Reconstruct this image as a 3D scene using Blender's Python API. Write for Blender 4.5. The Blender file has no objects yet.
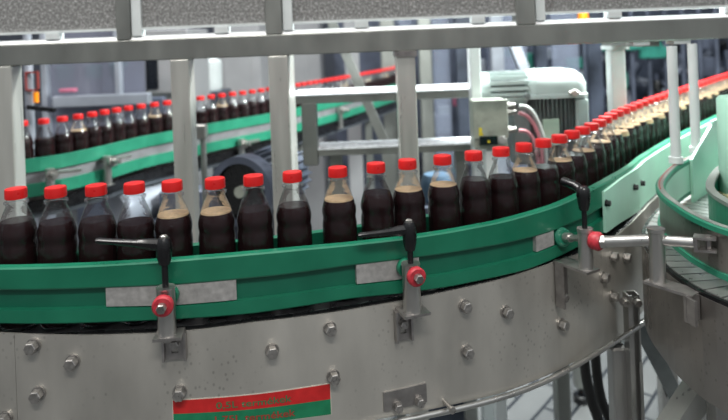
import bpy, math, random
from mathutils import Vector, Matrix
random.seed(7)
C = bpy.context.scene.collection
PI = math.pi
# ------------------------------------------------------------------ camera geometry (728x420 frame, level camera with a dropped lens)
FPX = 620.0; ROLL = math.radians(2.2); PPX, PPY = 364.0, 38.0
CAMZ = 1.45
def ray(x, y):
    u = x-PPX; v = PPY-y
    return (u*math.cos(ROLL)+v*math.sin(ROLL))/FPX, (-u*math.sin(ROLL)+v*math.cos(ROLL))/FPX
def at(x, y, Y):
    a, b = ray(x, y); return Vector((a*Y, Y, CAMZ+b*Y))
def atz(x, y, drop):
    a, b = ray(x, y); Y = -drop/b; return Vector((a*Y, Y, CAMZ-drop))
CHAIN = CAMZ-.384
# ------------------------------------------------------------------ helpers
def tag(o, label=None, cat=None, group=None, kind=None):
    if label: o['label'] = label
    if cat: o['category'] = cat
    if group: o['group'] = group
    if kind: o['kind'] = kind
    return o
def thing(name, label, cat, loc=(0,0,0), rotz=0, group=None):
    o = bpy.data.objects.new(name, None); C.objects.link(o)
    o.empty_display_size = .02
    o.location = loc; o.rotation_euler = (0,0,rotz)
    return tag(o, label, cat, group)
class MB:
    def __init__(s, off=(0,0,0)):
        s.v=[]; s.f=[]; s.sm=[]; s.off=Vector(off); s.M=None
    def add(s, vs, fs, smooth=False):
        n=len(s.v)
        for v in vs:
            v=Vector(v)
            if s.M is not None: v=s.M@v
            s.v.append(v-s.off)
        for f in fs: s.f.append([i+n for i in f]); s.sm.append(smooth)
    def box(s, a, b):
        x0,y0,z0=a; x1,y1,z1=b
        s.add([(x0,y0,z0),(x1,y0,z0),(x1,y1,z0),(x0,y1,z0),(x0,y0,z1),(x1,y0,z1),(x1,y1,z1),(x0,y1,z1)],
              [(0,3,2,1),(4,5,6,7),(0,1,5,4),(1,2,6,5),(2,3,7,6),(3,0,4,7)])
    def cbox(s, a, b, c=.004):
        # box with chamfered vertical & horizontal edges: three stacked inset rings
        x0,y0,z0=a; x1,y1,z1=b
        def ring(x0,y0,x1,y1,z,c):
            return [(x0+c,y0,z),(x1-c,y0,z),(x1,y0+c,z),(x1,y1-c,z),(x1-c,y1,z),(x0+c,y1,z),(x0,y1-c,z),(x0,y0+c,z)]
        vs=ring(x0+c,y0+c,x1-c,y1-c,z0,c*.6)+ring(x0,y0,x1,y1,z0+c,c)+ring(x0,y0,x1,y1,z1-c,c)+ring(x0+c,y0+c,x1-c,y1-c,z1,c*.6)
        fs=[tuple(range(7,-1,-1)),tuple(range(24,32))]
        for k in range(3):
            for i in range(8):
                j=(i+1)%8; fs.append((k*8+i,k*8+j,k*8+8+j,k*8+8+i))
        s.add(vs,fs)
    def beam(s, p, q, w, h, up=(0,0,1)):
        p=Vector(p); q=Vector(q); d=(q-p).normalized(); up=Vector(up)
        r=d.cross(up).normalized(); u=r.cross(d).normalized()
        vs=[]
        for e in (p,q):
            for a,b in ((-1,-1),(1,-1),(1,1),(-1,1)): vs.append(e+r*a*w/2+u*b*h/2)
        s.add(vs,[(0,1,2,3),(7,6,5,4),(0,4,5,1),(1,5,6,2),(2,6,7,3),(3,7,4,0)])
    def cyl(s, p, q, r, n=20, r2=None, bev=0):
        p=Vector(p); q=Vector(q); d=(q-p); L=d.length; d.normalize()
        if r2 is None: r2=r
        prof=[(0,0),(r-bev,0),(r,bev),(r2,L-bev),(r2-bev,L),(0,L)] if bev else [(0,0),(r,0),(r2,L),(0,L)]
        s.lathe(prof,p,d,n)
    def lathe(s, prof, p=(0,0,0), d=(0,0,1), n=24, smooth=True):
        p=Vector(p); d=Vector(d).normalized()
        a=Vector((1,0,0)) if abs(d.x)<.9 else Vector((0,1,0))
        u=(a-d*a.dot(d)).normalized(); w=d.cross(u)
        vs=[]; idx=[]
        for (r,z) in prof:
            if r<=1e-9: idx.append([len(vs)]); vs.append(p+d*z)
            else:
                idx.append(list(range(len(vs),len(vs)+n)))
                for i in range(n):
                    t=2*PI*i/n; vs.append(p+d*z+(u*math.cos(t)+w*math.sin(t))*r)
        fs=[]
        for A,B in zip(idx,idx[1:]):
            for i in range(n):
                j=(i+1)%n
                if len(A)==1 and len(B)==1: continue
                if len(A)==1: fs.append((A[0],B[j],B[i]))
                elif len(B)==1: fs.append((A[i],A[j],B[0]))
                else: fs.append((A[i],A[j],B[j],B[i]))
        s.add(vs,fs,smooth)
    def tube(s, pts, r, n=10):
        pts=[Vector(p) for p in pts]; rings=[]; vs=[]
        up=Vector((0,0,1))
        for i,p in enumerate(pts):
            t=(pts[min(i+1,len(pts)-1)]-pts[max(i-1,0)]).normalized()
            a=up if abs(t.z)<.95 else Vector((1,0,0))
            if i==0: u=(a-t*a.dot(t)).normalized()
            else: u=(u-t*u.dot(t)).normalized()
            w=t.cross(u)
            for k in range(n):
                th=2*PI*k/n; vs.append(p+(u*math.cos(th)+w*math.sin(th))*r)
        fs=[]
        m=len(pts)
        for i in range(m-1):
            for k in range(n):
                j=(k+1)%n; fs.append((i*n+k,i*n+j,i*n+n+j,i*n+n+k))
        fs.append(tuple(range(n-1,-1,-1))); fs.append(tuple(range((m-1)*n,m*n)))
        s.add(vs,fs,True)
    def hexa(s, p, d, r, h): # hex bolt head with washer
        s.lathe([(0,0),(r*1.18,0),(r*1.18,h*.18),(0,h*.18)],p,d,20,False)
        s.lathe([(r,h*.22),(r,h*.92),(r*.88,h),(0,h)],p,d,6,False)
    def sweep(s, path, s0, s1, ds, prof, cap=True):
        # prof: list of (offset, z) or callable(s)->list ; closed polygon
        n=max(1,int(math.ceil((s1-s0)/ds))); vs=[]; k=None
        for i in range(n+1):
            t=s0+(s1-s0)*i/n
            pr=prof(t) if callable(prof) else prof
            k=len(pr)
            for (o,z) in pr:
                p=path.off(t,o); vs.append((p[0],p[1],z))
        fs=[]
        for i in range(n):
            for a in range(k):
                b=(a+1)%k; fs.append((i*k+a,i*k+b,i*k+k+b,i*k+k+a))
        if cap: fs.append(tuple(range(k-1,-1,-1))); fs.append(tuple(range(n*k,n*k+k)))
        s.add(vs,fs)
    def build(s, name, mat, parent=None, smooth_angle=40):
        me=bpy.data.meshes.new(name); me.from_pydata([tuple(v) for v in s.v],[],s.f)
        me.polygons.foreach_set('use_smooth',[True]*len(me.polygons) if any(s.sm) else [False]*len(me.polygons))
        me.update(); me.validate()
        if any(s.sm):
            import bmesh
            bm=bmesh.new(); bm.from_mesh(me)
            for e in bm.edges:
                if len(e.link_faces)==2 and e.calc_face_angle(0)>math.radians(smooth_angle): e.smooth=False
            bm.to_mesh(me); bm.free()
        if mat: me.materials.append(mat)
        o=bpy.data.objects.new(name,me); C.objects.link(o)
        if parent: o.parent=parent
        return o
def copy_tree(o, parent=None):
    c=o.copy(); C.objects.link(c)
    if parent: c.parent=parent
    for ch in list(o.children): copy_tree(ch,c)
    return c
class Path:
    def __init__(s, ctrl, res=16):
        P=[Vector(p) for p in ctrl]; P=[P[0]*2-P[1]]+P+[P[-1]*2-P[-2]]; pts=[]
        for i in range(1,len(P)-2):
            for k in range(res):
                t=k/res; a,b,c,d=P[i-1],P[i],P[i+1],P[i+2]
                pts.append(.5*((2*b)+(c-a)*t+(2*a-5*b+4*c-d)*t*t+(3*b-a-3*c+d)*t**3))
        pts.append(P[-2]); s.p=pts; s.s=[0]
        for a,b in zip(pts,pts[1:]): s.s.append(s.s[-1]+(b-a).length)
        s.L=s.s[-1]
    def pt(s,t):
        t=max(0,min(s.L-1e-6,t)); lo,hi=0,len(s.s)-1
        while hi-lo>1:
            m=(lo+hi)//2
            if s.s[m]<=t: lo=m
            else: hi=m
        f=(t-s.s[lo])/(s.s[hi]-s.s[lo]); return s.p[lo].lerp(s.p[hi],f)
    def tan(s,t): return (s.pt(t+.012)-s.pt(t-.012)).normalized()
    def nor(s,t): q=s.tan(t); return Vector((q.y,-q.x))
    def off(s,t,o): return s.pt(t)+s.nor(t)*o
    def near(s,p):
        p=Vector(p); i=min(range(len(s.p)),key=lambda k:(s.p[k]-p).length); return s.s[i]
    def hit(s,x,y,o,lo=0,hi=None):
        # where the sight line through (x, y) meets the upright sheet at offset o: (s, z)
        a,b=ray(x,y); hi=s.L if hi is None else hi; prev=None; n=400
        for i in range(n+1):
            t=lo+(hi-lo)*i/n; q=s.off(t,o if not callable(o) else o(t)); g=q.x-a*q.y
            if prev is not None and prev[1]*g<=0:
                f=prev[1]/(prev[1]-g) if prev[1]!=g else 0
                t2=prev[0]+(t-prev[0])*f; q=s.off(t2,o if not callable(o) else o(t2)); return t2, CAMZ+b*q.y
            prev=(t,g)
        return None
def interp(tab,t):
    if t<=tab[0][0]: return tab[0][1]
    for (a,y),(b,z) in zip(tab,tab[1:]):
        if t<=b: 
            f=(t-a)/(b-a); return y+(z-y)*f
    return tab[-1][1]
# ------------------------------------------------------------------ materials
def mat(name): 
    m=bpy.data.materials.new(name); m.use_nodes=True; nt=m.node_tree
    return m, nt, nt.nodes['Principled BSDF']
def simple(name, col, rough=.5, metal=0, spec=.5, noise=None, bump=None, scale=None, coat=0):
    m,nt,b=mat(name); b.inputs['Base Color'].default_value=(*col,1)
    b.inputs['Roughness'].default_value=rough; b.inputs['Metallic'].default_value=metal
    b.inputs['Specular IOR Level'].default_value=spec
    if coat: b.inputs['Coat Weight'].default_value=coat
    if noise:
        sc,amt=noise; t=nt.nodes.new('ShaderNodeTexNoise'); t.inputs['Scale'].default_value=sc; t.inputs['Detail'].default_value=6
        tc=nt.nodes.new('ShaderNodeTexCoord'); mp=nt.nodes.new('ShaderNodeMapping')
        if scale: mp.inputs['Scale'].default_value=scale
        nt.links.new(tc.outputs['Object'],mp.inputs[0]); nt.links.new(mp.outputs[0],t.inputs['Vector'])
        r=nt.nodes.new('ShaderNodeMapRange'); r.inputs[1].default_value=.3; r.inputs[2].default_value=.7
        r.inputs[3].default_value=1-amt; r.inputs[4].default_value=1+amt
        nt.links.new(t.outputs[0],r.inputs[0])
        mx=nt.nodes.new('ShaderNodeVectorMath'); mx.operation='SCALE'; mx.inputs[0].default_value=col
        nt.links.new(r.outputs[0],mx.inputs['Scale']); nt.links.new(mx.outputs[0],b.inputs['Base Color'])
        r2=nt.nodes.new('ShaderNodeMapRange'); r2.inputs[1].default_value=.3; r2.inputs[2].default_value=.7
        r2.inputs[3].default_value=rough*.8; r2.inputs[4].default_value=min(1,rough*1.25)
        nt.links.new(t.outputs[0],r2.inputs[0]); nt.links.new(r2.outputs[0],b.inputs['Roughness'])
        if bump:
            bp=nt.nodes.new('ShaderNodeBump'); bp.inputs['Strength'].default_value=bump; bp.inputs['Distance'].default_value=.002
            nt.links.new(t.outputs[0],bp.inputs['Height']); nt.links.new(bp.outputs[0],b.inputs['Normal'])
    return m
def steel_panel_mat(name='worn_steel', col=(.57,.55,.505), rough=.33, metal=.62):
    # brushed stainless sheet with small grey drip marks
    m,nt,b=mat(name); L=nt.links.new; N=nt.nodes.new
    tc=N('ShaderNodeTexCoord')
    mp=N('ShaderNodeMapping'); mp.inputs['Scale'].default_value=(3,3,1.2); L(tc.outputs['Object'],mp.inputs[0])
    n1=N('ShaderNodeTexNoise'); n1.inputs['Scale'].default_value=4; n1.inputs['Detail'].default_value=5; L(mp.outputs[0],n1.inputs['Vector'])
    r1=N('ShaderNodeMapRange'); r1.inputs[1].default_value=.3; r1.inputs[2].default_value=.7; r1.inputs[3].default_value=.78; r1.inputs[4].default_value=1.15; L(n1.outputs[0],r1.inputs[0])
    mp2=N('ShaderNodeMapping'); mp2.inputs['Scale'].default_value=(120,120,90); L(tc.outputs['Object'],mp2.inputs[0])
    v=N('ShaderNodeTexVoronoi'); v.inputs['Scale'].default_value=1; L(mp2.outputs[0],v.inputs['Vector'])
    r2=N('ShaderNodeMapRange'); r2.inputs[1].default_value=.12; r2.inputs[2].default_value=.26; r2.inputs[3].default_value=.72; r2.inputs[4].default_value=1; L(v.outputs['Distance'],r2.inputs[0])
    n3=N('ShaderNodeTexNoise'); n3.inputs['Scale'].default_value=9; L(tc.outputs['Object'],n3.inputs['Vector'])
    r3=N('ShaderNodeMapRange'); r3.inputs[1].default_value=.45; r3.inputs[2].default_value=.6; L(n3.outputs[0],r3.inputs[0])
    mxm=N('ShaderNodeMix'); mxm.inputs[2].default_value=1.0; L(r3.outputs[0],mxm.inputs[0]); L(r2.outputs[0],mxm.inputs[3])
    mu=N('ShaderNodeMath'); mu.operation='MULTIPLY'; L(r1.outputs[0],mu.inputs[0]); L(mxm.outputs[0],mu.inputs[1])
    sc=N('ShaderNodeVectorMath'); sc.operation='SCALE'; sc.inputs[0].default_value=col; L(mu.outputs[0],sc.inputs['Scale']); L(sc.outputs[0],b.inputs['Base Color'])
    mp4=N('ShaderNodeMapping'); mp4.inputs['Scale'].default_value=(8,8,400); L(tc.outputs['Object'],mp4.inputs[0])
    n4=N('ShaderNodeTexNoise'); n4.inputs['Scale'].default_value=3; n4.inputs['Detail'].default_value=3; L(mp4.outputs[0],n4.inputs['Vector'])
    bp=N('ShaderNodeBump'); bp.inputs['Strength'].default_value=.12; bp.inputs['Distance'].default_value=.0006; L(n4.outputs[0],bp.inputs['Height']); L(bp.outputs[0],b.inputs['Normal'])
    r5=N('ShaderNodeMapRange'); r5.inputs[1].default_value=.3; r5.inputs[2].default_value=.7; r5.inputs[3].default_value=rough*.85; r5.inputs[4].default_value=rough*1.3; L(n1.outputs[0],r5.inputs[0]); L(r5.outputs[0],b.inputs['Roughness'])
    b.inputs['Metallic'].default_value=metal
    return m
M={}
M['panel']=steel_panel_mat()
M['panel_dark']=steel_panel_mat('dull_steel',(.33,.31,.29),.30,.85)
M['steel']=simple('brushed_steel',(.5,.49,.47),.3,.9,noise=(30,.12),scale=(1,1,.2))
M['steel_frame']=simple('frame_steel',(.29,.298,.28),.38,.75,noise=(14,.12),scale=(1,1,.4))
M['steel_post']=simple('post_steel',(.60,.60,.56),.32,.6,noise=(10,.06),scale=(5,5,.5))
M['bolt']=simple('bolt_steel',(.42,.40,.38),.32,.85,noise=(200,.25))
M['bracket']=simple('bracket_steel',(.36,.34,.33),.34,.85,noise=(60,.2))
M['plate']=simple('grey_plate',(.42,.41,.40),.5,.35,noise=(120,.2))
M['green']=simple('green_plastic',(.008,.155,.085),.34,0,.5,noise=(20,.12),coat=.15)
M['green_recess_shade']=simple('green_recess_shade',(.006,.12,.07),.42,0,.5,noise=(20,.12))  # same rail plastic, recess shade put into the darker colour
M['green_rim']=simple('green_rim',(.02,.20,.12),.35,0,.5,noise=(20,.15))
M['grey_rim']=simple('grey_rim',(.22,.24,.22),.4,.2,noise=(30,.15))
M['mint']=simple('pale_green_plastic',(.42,.72,.58),.4,0,.5,noise=(10,.08))
M['black']=simple('black_plastic',(.006,.006,.007),.28,0,.5,noise=(60,.3))
M['rubber']=simple('black_rubber',(.012,.012,.012),.5,0,.4,noise=(60,.3))
M['chain']=simple('dark_chain',(.02,.02,.022),.3,.1,noise=(60,.3))
M['chain_light']=simple('steel_slats',(.30,.31,.30),.32,.6,noise=(60,.1))
M['red']=simple('red_plastic',(.62,.012,.012),.32,0,.5,noise=(40,.08))
M['red_dull']=simple('red_knob',(.45,.03,.045),.4,0,.5,noise=(150,.25))
M['foam']=simple('froth_and_amber_light',(.58,.42,.25),.6,0,.3,noise=(200,.2))
M['white']=simple('white_plastic',(.85,.86,.87),.35,0,.5,noise=(8,.04))
M['white_metal']=simple('pale_paint',(.62,.66,.66),.4,0,.5,noise=(12,.08))
M['motor']=simple('grey_green_enamel',(.36,.42,.41),.32,0,.5,noise=(20,.06),coat=.2)
M['motor_dark']=simple('dark_fins',(.16,.18,.18),.45,.2,noise=(30,.2))
M['jbox']=simple('box_enamel',(.34,.36,.31),.45,.1,noise=(35,.22))
M['screen']=simple('dark_window',(.012,.014,.018),.15,0,.5,noise=(30,.2))
M['yellow']=simple('yellow_sticker',(.75,.6,.03),.5,noise=(50,.1))
M['cream']=simple('cream_plastic',(.8,.72,.45),.5,noise=(20,.08))
M['pink_hose']=simple('pink_hose',(.55,.22,.26),.35,noise=(50,.1))
M['grey_hose']=simple('grey_hose',(.42,.43,.42),.35,noise=(50,.1))
M['orange']=simple('orange_lamp',(1,.3,.01),.3,noise=(50,.05))
M['dark_machine']=simple('dark_blue_machine',(.05,.06,.085),.4,.3,noise=(6,.5))
M['mid_machine']=simple('blue_grey_machine',(.105,.12,.165),.4,.3,noise=(6,.4))
M['pale_machine']=simple('pale_machine',(.34,.365,.42),.4,.2,noise=(6,.2))
M['grey_cab']=simple('grey_cabinet',(.30,.30,.31),.5,0,noise=(5,.1))
M['frost']=simple('frosted_ledge',(.86,.88,.92),.6,0,noise=(70,.2),bump=.6)
M['slate']=simple('slate_metal',(.085,.095,.11),.4,.4,noise=(5,.5))
M['web_grey']=simple('web_grey',(.20,.20,.21),.5,.2,noise=(20,.2))
M['teal']=simple('teal_part',(.03,.22,.17),.4,noise=(20,.2))
M['pink']=simple('pink_part',(.55,.16,.25),.4,noise=(20,.2))
M['dark_red']=simple('dark_red_paint',(.28,.05,.045),.4,noise=(20,.2))
M['label_red']=simple('sticker_red',(.55,.02,.02),.38,noise=(60,.15))
M['label_green']=simple('sticker_green',(.012,.20,.09),.38,noise=(60,.15))
M['text_green']=simple('print_green',(.06,.16,.07),.45,noise=(60,.1))
M['text_red']=simple('print_red',(.36,.045,.03),.45,noise=(60,.1))
M['sticker_edge']=simple('sticker_backing',(.6,.58,.5),.5,noise=(60,.1))
# cola : almost black with an even red-brown tint
m,nt,b=mat('cola'); b.inputs['Base Color'].default_value=(.016,.0018,.0024,1); b.inputs['Roughness'].default_value=.15
b.inputs['Specular IOR Level'].default_value=.15; M['cola']=m
# clear bottle plastic: see-through wall with grazing reflections
m=bpy.data.materials.new('clear_plastic'); m.use_nodes=True; nt=m.node_tree; nt.nodes.clear(); N=nt.nodes.new; L=nt.links.new
out=N('ShaderNodeOutputMaterial'); tr=N('ShaderNodeBsdfTransparent'); tr.inputs[0].default_value=(.90,.91,.92,1)
gl=N('ShaderNodeBsdfGlossy'); gl.inputs['Roughness'].default_value=.12; gl.inputs[0].default_value=(1,1,1,1)
df=N('ShaderNodeBsdfDiffuse'); df.inputs[0].default_value=(.8,.82,.84,1)
lw=N('ShaderNodeLayerWeight'); lw.inputs[0].default_value=.30
tc=N('ShaderNodeTexCoord'); nz=N('ShaderNodeTexNoise'); nz.inputs['Scale'].default_value=55; nz.inputs['Detail'].default_value=3; L(tc.outputs['Object'],nz.inputs['Vector'])
bp=N('ShaderNodeBump'); bp.inputs['Strength'].default_value=.9; bp.inputs['Distance'].default_value=.004; L(nz.outputs[0],bp.inputs['Height'])
L(bp.outputs[0],gl.inputs['Normal']); L(bp.outputs[0],lw.inputs['Normal'])
ma=N('ShaderNodeMath'); ma.operation='MULTIPLY_ADD'; ma.inputs[1].default_value=.55; ma.inputs[2].default_value=.012; L(lw.outputs['Fresnel'],ma.inputs[0]); 
mx=N('ShaderNodeMixShader'); L(ma.outputs[0],mx.inputs[0]); L(tr.outputs[0],mx.inputs[1]); L(gl.outputs[0],mx.inputs[2])
mx2=N('ShaderNodeMixShader'); mx2.inputs[0].default_value=.006; L(mx.outputs[0],mx2.inputs[1]); L(df.outputs[0],mx2.inputs[2])
L(mx2.outputs[0],out.inputs[0]); M['pet']=m
# window pane, slightly blue
def pane(name,col,fac,rough=.05):
    m=bpy.data.materials.new(name); m.use_nodes=True; nt=m.node_tree; nt.nodes.clear(); N=nt.nodes.new; L=nt.links.new
    out=N('ShaderNodeOutputMaterial'); tr=N('ShaderNodeBsdfTransparent'); tr.inputs[0].default_value=(.9,.93,.97,1)
    p=N('ShaderNodeBsdfPrincipled'); p.inputs['Base Color'].default_value=(*col,1); p.inputs['Roughness'].default_value=rough
    mx=N('ShaderNodeMixShader'); mx.inputs[0].default_value=fac; L(tr.outputs[0],mx.inputs[1]); L(p.outputs[0],mx.inputs[2]); L(mx.outputs[0],out.inputs[0]); return m
M['pane']=pane('guard_pane',(.30,.33,.42),.45,.12)
M['pane_white']=pane('hazy_pane',(.26,.27,.34),.55,.2)
# speckled polycarbonate window
m,nt,b=mat('speckled_sheet'); N=nt.nodes.new; L=nt.links.new
tc=N('ShaderNodeTexCoord'); v=N('ShaderNodeTexNoise'); v.inputs['Scale'].default_value=170; v.inputs['Detail'].default_value=4; v.inputs['Roughness'].default_value=.8; L(tc.outputs['Object'],v.inputs['Vector'])
n2=N('ShaderNodeTexNoise'); n2.inputs['Scale'].default_value=3; L(tc.outputs['Object'],n2.inputs['Vector'])
cr=N('ShaderNodeValToRGB'); cr.color_ramp.elements[0].position=.35; cr.color_ramp.elements[0].color=(.10,.10,.10,1); cr.color_ramp.elements[1].position=.72; cr.color_ramp.elements[1].color=(.62,.62,.62,1)
e=cr.color_ramp.elements.new(.52); e.color=(.21,.21,.205,1)
L(v.outputs[0],cr.inputs[0]); L(cr.outputs[0],b.inputs['Base Color']); b.inputs['Roughness'].default_value=.4; M['speckle']=m
# floor tiles
m,nt,b=mat('floor_tiles'); N=nt.nodes.new; L=nt.links.new
tc=N('ShaderNodeTexCoord'); mp=N('ShaderNodeMapping'); mp.inputs['Rotation'].default_value=(0,0,-math.radians(50)); L(tc.outputs['Object'],mp.inputs[0])
br=N('ShaderNodeTexBrick'); br.inputs['Scale'].default_value=1; br.inputs['Brick Width'].default_value=.32; br.inputs['Row Height'].default_value=.105; br.inputs['Mortar Size'].default_value=.007
br.inputs['Color1'].default_value=(.085,.088,.09,1); br.inputs['Color2'].default_value=(.11,.112,.112,1); br.inputs['Mortar'].default_value=(.01,.012,.016,1)
L(mp.outputs[0],br.inputs['Vector']); nz=N('ShaderNodeTexNoise'); nz.inputs['Scale'].default_value=5; L(tc.outputs['Object'],nz.inputs['Vector'])
mr=N('ShaderNodeMapRange'); mr.inputs[3].default_value=.75; mr.inputs[4].default_value=1.15; L(nz.outputs[0],mr.inputs[0])
sc=N('ShaderNodeVectorMath'); sc.operation='SCALE'; L(br.outputs[0],sc.inputs[0]); L(mr.outputs[0],sc.inputs['Scale']); L(sc.outputs[0],b.inputs['Base Color']); b.inputs['Roughness'].default_value=.4; M['floor']=m
M['wall']=simple('hall_wall',(.11,.12,.15),.7,noise=(1.5,.25))
# ------------------------------------------------------------------ setting
mb=MB(); mb.box((-7,-3,-.1),(9,9.2,0)); tag(mb.build('floor',M['floor']),kind='structure')
mb=MB(); mb.box((-7,9,0),(9,9.2,5)); tag(mb.build('wall_back',M['wall']),kind='structure')
# ------------------------------------------------------------------ main conveyor path
ctrl=[(-.95,.93),(-.75,.895),(-.5,.873),(-.34,.878),(-.17,.898),(0,.949),(.116,.992),(.221,1.041),(.314,1.108),(.391,1.186),(.487,1.309),(.581,1.446),(.767,1.678),(1.05,2.005),(1.421,2.432),(1.9,2.98),(2.3,3.43)]
MAIN=Path(ctrl)
s616=MAIN.near((.44,1.25)); s300=MAIN.near((-.11,.91))
def pan_off(t): return interp([(0,.054),(s300,.056),(MAIN.near((.221,1.04)),.062),(s616,.078),(9,.078)],t)
def rail_off(t): return interp([(0,.050),(s300,.052),(MAIN.near((.17,1.02)),.060),(s616,.066),(MAIN.near((.77,1.68)),.066),(9,.066)],t)
def ztab(px, offf):
    out=[]
    for x,y in px:
        h=MAIN.hit(x,y,offf)
        if h: out.append(h)
    out.sort(); return out
Z_UT=ztab([(0,268),(50,267),(100,265),(150,262),(200,258),(250,253.7),(300,249),(350,244.5),(400,239),(450,231.5),(500,222),(530,214),(560,204.5),(590,190),(616,176),(650,153),(690,130),(728,111)],rail_off)
Z_UB=ztab([(0,290),(100,288),(170,285),(235,279.5),(290,274),(350,265.5),(400,259.5),(450,253),(500,244.5),(540,235),(570,224),(602,207),(630,190),(660,171),(728,130)],rail_off)
Z_LT=ztab([(0,309),(100,307.5),(170,306),(252,298.8),(300,293),(350,285.5),(400,280),(450,273),(530,255),(560,243),(580,232),(602,219),(630,201),(660,181),(728,138)],rail_off)
Z_LB=ztab([(0,324),(100,323),(170,320),(252,314),(300,307),(350,299),(400,294),(450,287),(530,269),(560,256.5),(580,246),(616,224),(650,199),(728,145)],rail_off)
Z_PT=ztab([(0,333),(50,335),(100,335.6),(150,334),(200,330),(252,323),(300,317.5),(340,312),(400,301.5),(437,294),(500,280),(560,260),(590,250),(616,236),(640,214),(655,199),(728,137)],pan_off)
conv=thing('bottle_conveyor','curved bottle conveyor with green side rails and bolted stainless steel panel','conveyor',(0,0,0))
SA,SB=0.02,MAIN.L-.3
g=lambda tab,t:interp(tab,t)
def prof_up(t):
    o=rail_off(t); a=g(Z_UB,t); b_=g(Z_UT,t); return [(o-.014,a),(o,a),(o+.001,a+.002),(o+.001,b_-.002),(o-.001,b_),(o-.013,b_),(o-.014,b_-.002)]
def prof_lo(t):
    o=rail_off(t); a=g(Z_LB,t); b_=g(Z_LT,t); return [(o-.014,a),(o-.001,a),(o+.001,a+.002),(o+.001,b_-.001),(o-.014,b_-.001)]
def prof_web(t):
    o=rail_off(t); a=g(Z_LT,t); b_=g(Z_UB,t); return [(o-.014,a-.003),(o-.008,a-.003),(o-.008,b_+.003),(o-.014,b_+.003)]
mb=MB(); mb.sweep(MAIN,SA,SB,.02,prof_up); up=mb.build('guide_rail',M['green'],conv); tag(up,'broad green upper guide rail')
mb=MB(); mb.sweep(MAIN,SA,SB,.02,prof_web); mb.build('rail_web',M['green_recess_shade'],up)
mb=MB(); mb.sweep(MAIN,SA,SB,.02,prof_lo); tag(mb.build('guide_rail',M['green'],conv),'narrow green lower guide rail')
# inner rail behind the bottles (low)
mb=MB(); mb.sweep(MAIN,SA,SB,.03,[(-.052,CHAIN+.03),(-.038,CHAIN+.03),(-.038,CHAIN+.085),(-.052,CHAIN+.085)]); tag(mb.build('guide_rail',M['green'],conv),'green guide rail behind the bottles')
def plate(x0,x1):
    mb=MB(); t0=MAIN.hit(x0,280,rail_off)[0]; t1=MAIN.hit(x1,280,rail_off)[0]
    def pr(t):
        o=rail_off(t); a=g(Z_LT,t); b_=g(Z_UB,t); return [(o-.008,a+.0005),(o-.001,a+.0005),(o-.001,b_-.0005),(o-.008,b_-.0005)]
    mb.sweep(MAIN,t0,t1,.02,pr); mb.build('joint_plate',M['plate'],conv)
plate(105,236); plate(357,420); plate(538,556)
# slab outside the straight run, glare on the green rail painted as pale green
ts0=MAIN.hit(602,208,rail_off)[0]; ts1=MAIN.near((1.2,2.17))
mb=MB()
def pr(t):
    o=rail_off(t); a=g(Z_LB,t)+.002; b_=g(Z_UT,t)-.006*min(1,(t-ts0)/.1)-.012*max(0,1-(t-ts0)/.1); return [(o+.001,a),(o+.006,a),(o+.006,b_),(o+.001,b_)]
mb.sweep(MAIN,ts0,ts1,.03,pr); sl=tag(mb.build('rail_glare_plate',M['mint'],conv),'plate on the straight rail, bright glare painted in as pale green')
for x,y in ((606,203),(634,187),(641,183)):
    h=MAIN.hit(x,y,lambda t:rail_off(t)+.006); q=MAIN.off(h[0],rail_off(h[0])+.006); n=MAIN.nor(h[0])
    mb=MB(); mb.hexa((q.x,q.y,h[1]),(n.x,n.y,0),.0055,.008); mb.build('bolt',M['black'],sl)
# chain: overlapping slats in one dark band
ch=tag(MB(),None) if False else None
mb=MB(); mb.sweep(MAIN,SA,SB,.03,[(-.044,CHAIN-.012),(.040,CHAIN-.012),(.040,CHAIN),(-.044,CHAIN)])
mb.build('chain_track',M['chain'],conv)
def wear(t): 
    o=pan_off(t); z=min(g(Z_PT,t),CHAIN+.004); return [(.036,z-.03),(o-.003,z-.03),(o-.003,z+.0015),(o-.008,z+.003),(.040,z+.0005),(.036,z-.003)]
mb=MB(); mb.sweep(MAIN,SA,SB,.02,wear); mb.build('wear_strip',M['black'],conv)
# side panel, in three sheets meeting at seams
PB=CAMZ-.567
Z_PB=[(0,PB)]+ztab([(380,419),(500,393.5),(573,362.5),(618,341)],pan_off)
def pprof(t):
    o=pan_off(t); z=g(Z_PT,t); zb=g(Z_PB,t); return [(o-.003,zb),(o,zb),(o,z),(o-.003,z)]
tse=[SA,MAIN.hit(16,380,pan_off)[0],MAIN.hit(603,300,pan_off)[0],SB]
for k in range(3):
    mb=MB(); mb.sweep(MAIN,tse[k]+.0002,tse[k+1]-.0002,.015,pprof); mb.build('side_panel',M['panel'],conv)
# far side panel
mb=MB(); mb.sweep(MAIN,SA,SB,.05,[(-.060,PB),(-.056,PB),(-.056,CHAIN-.004),(-.060,CHAIN-.004)]); mb.build('side_panel',M['panel_dark'],conv)
# cross bars joining both panels
mb=MB()
for t in [SA+.1+.45*k for k in range(int((SB-SA)/.45))]:
    a=MAIN.off(t,-.056); b_=MAIN.off(t,pan_off(t)-.003); mb.cyl((a.x,a.y,PB+.06),(b_.x,b_.y,PB+.06),.008,10)
mb.build('cross_bars',M['steel'],conv)
def on_panel(x,y):
    h=MAIN.hit(x,y,pan_off); q=MAIN.off(h[0],pan_off(h[0])); n=MAIN.nor(h[0]); return Vector((q.x,q.y,h[1])),Vector((n.x,n.y,0)),h[0]
for x,y in [(34,345),(73,361),(39,393),(6,418),(180,391.5),(329.6,328),(272,350),(333,376),(464,305.5),(505.5,311.5),(466,351),(560.6,324),(611,295.6),(611,256),(624,257),(602,276.6)]:
    p,n,t=on_panel(x,y); mb=MB(); mb.hexa(p,n,.0082,.013); mb.build('bolt',M['bolt'],conv)
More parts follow.
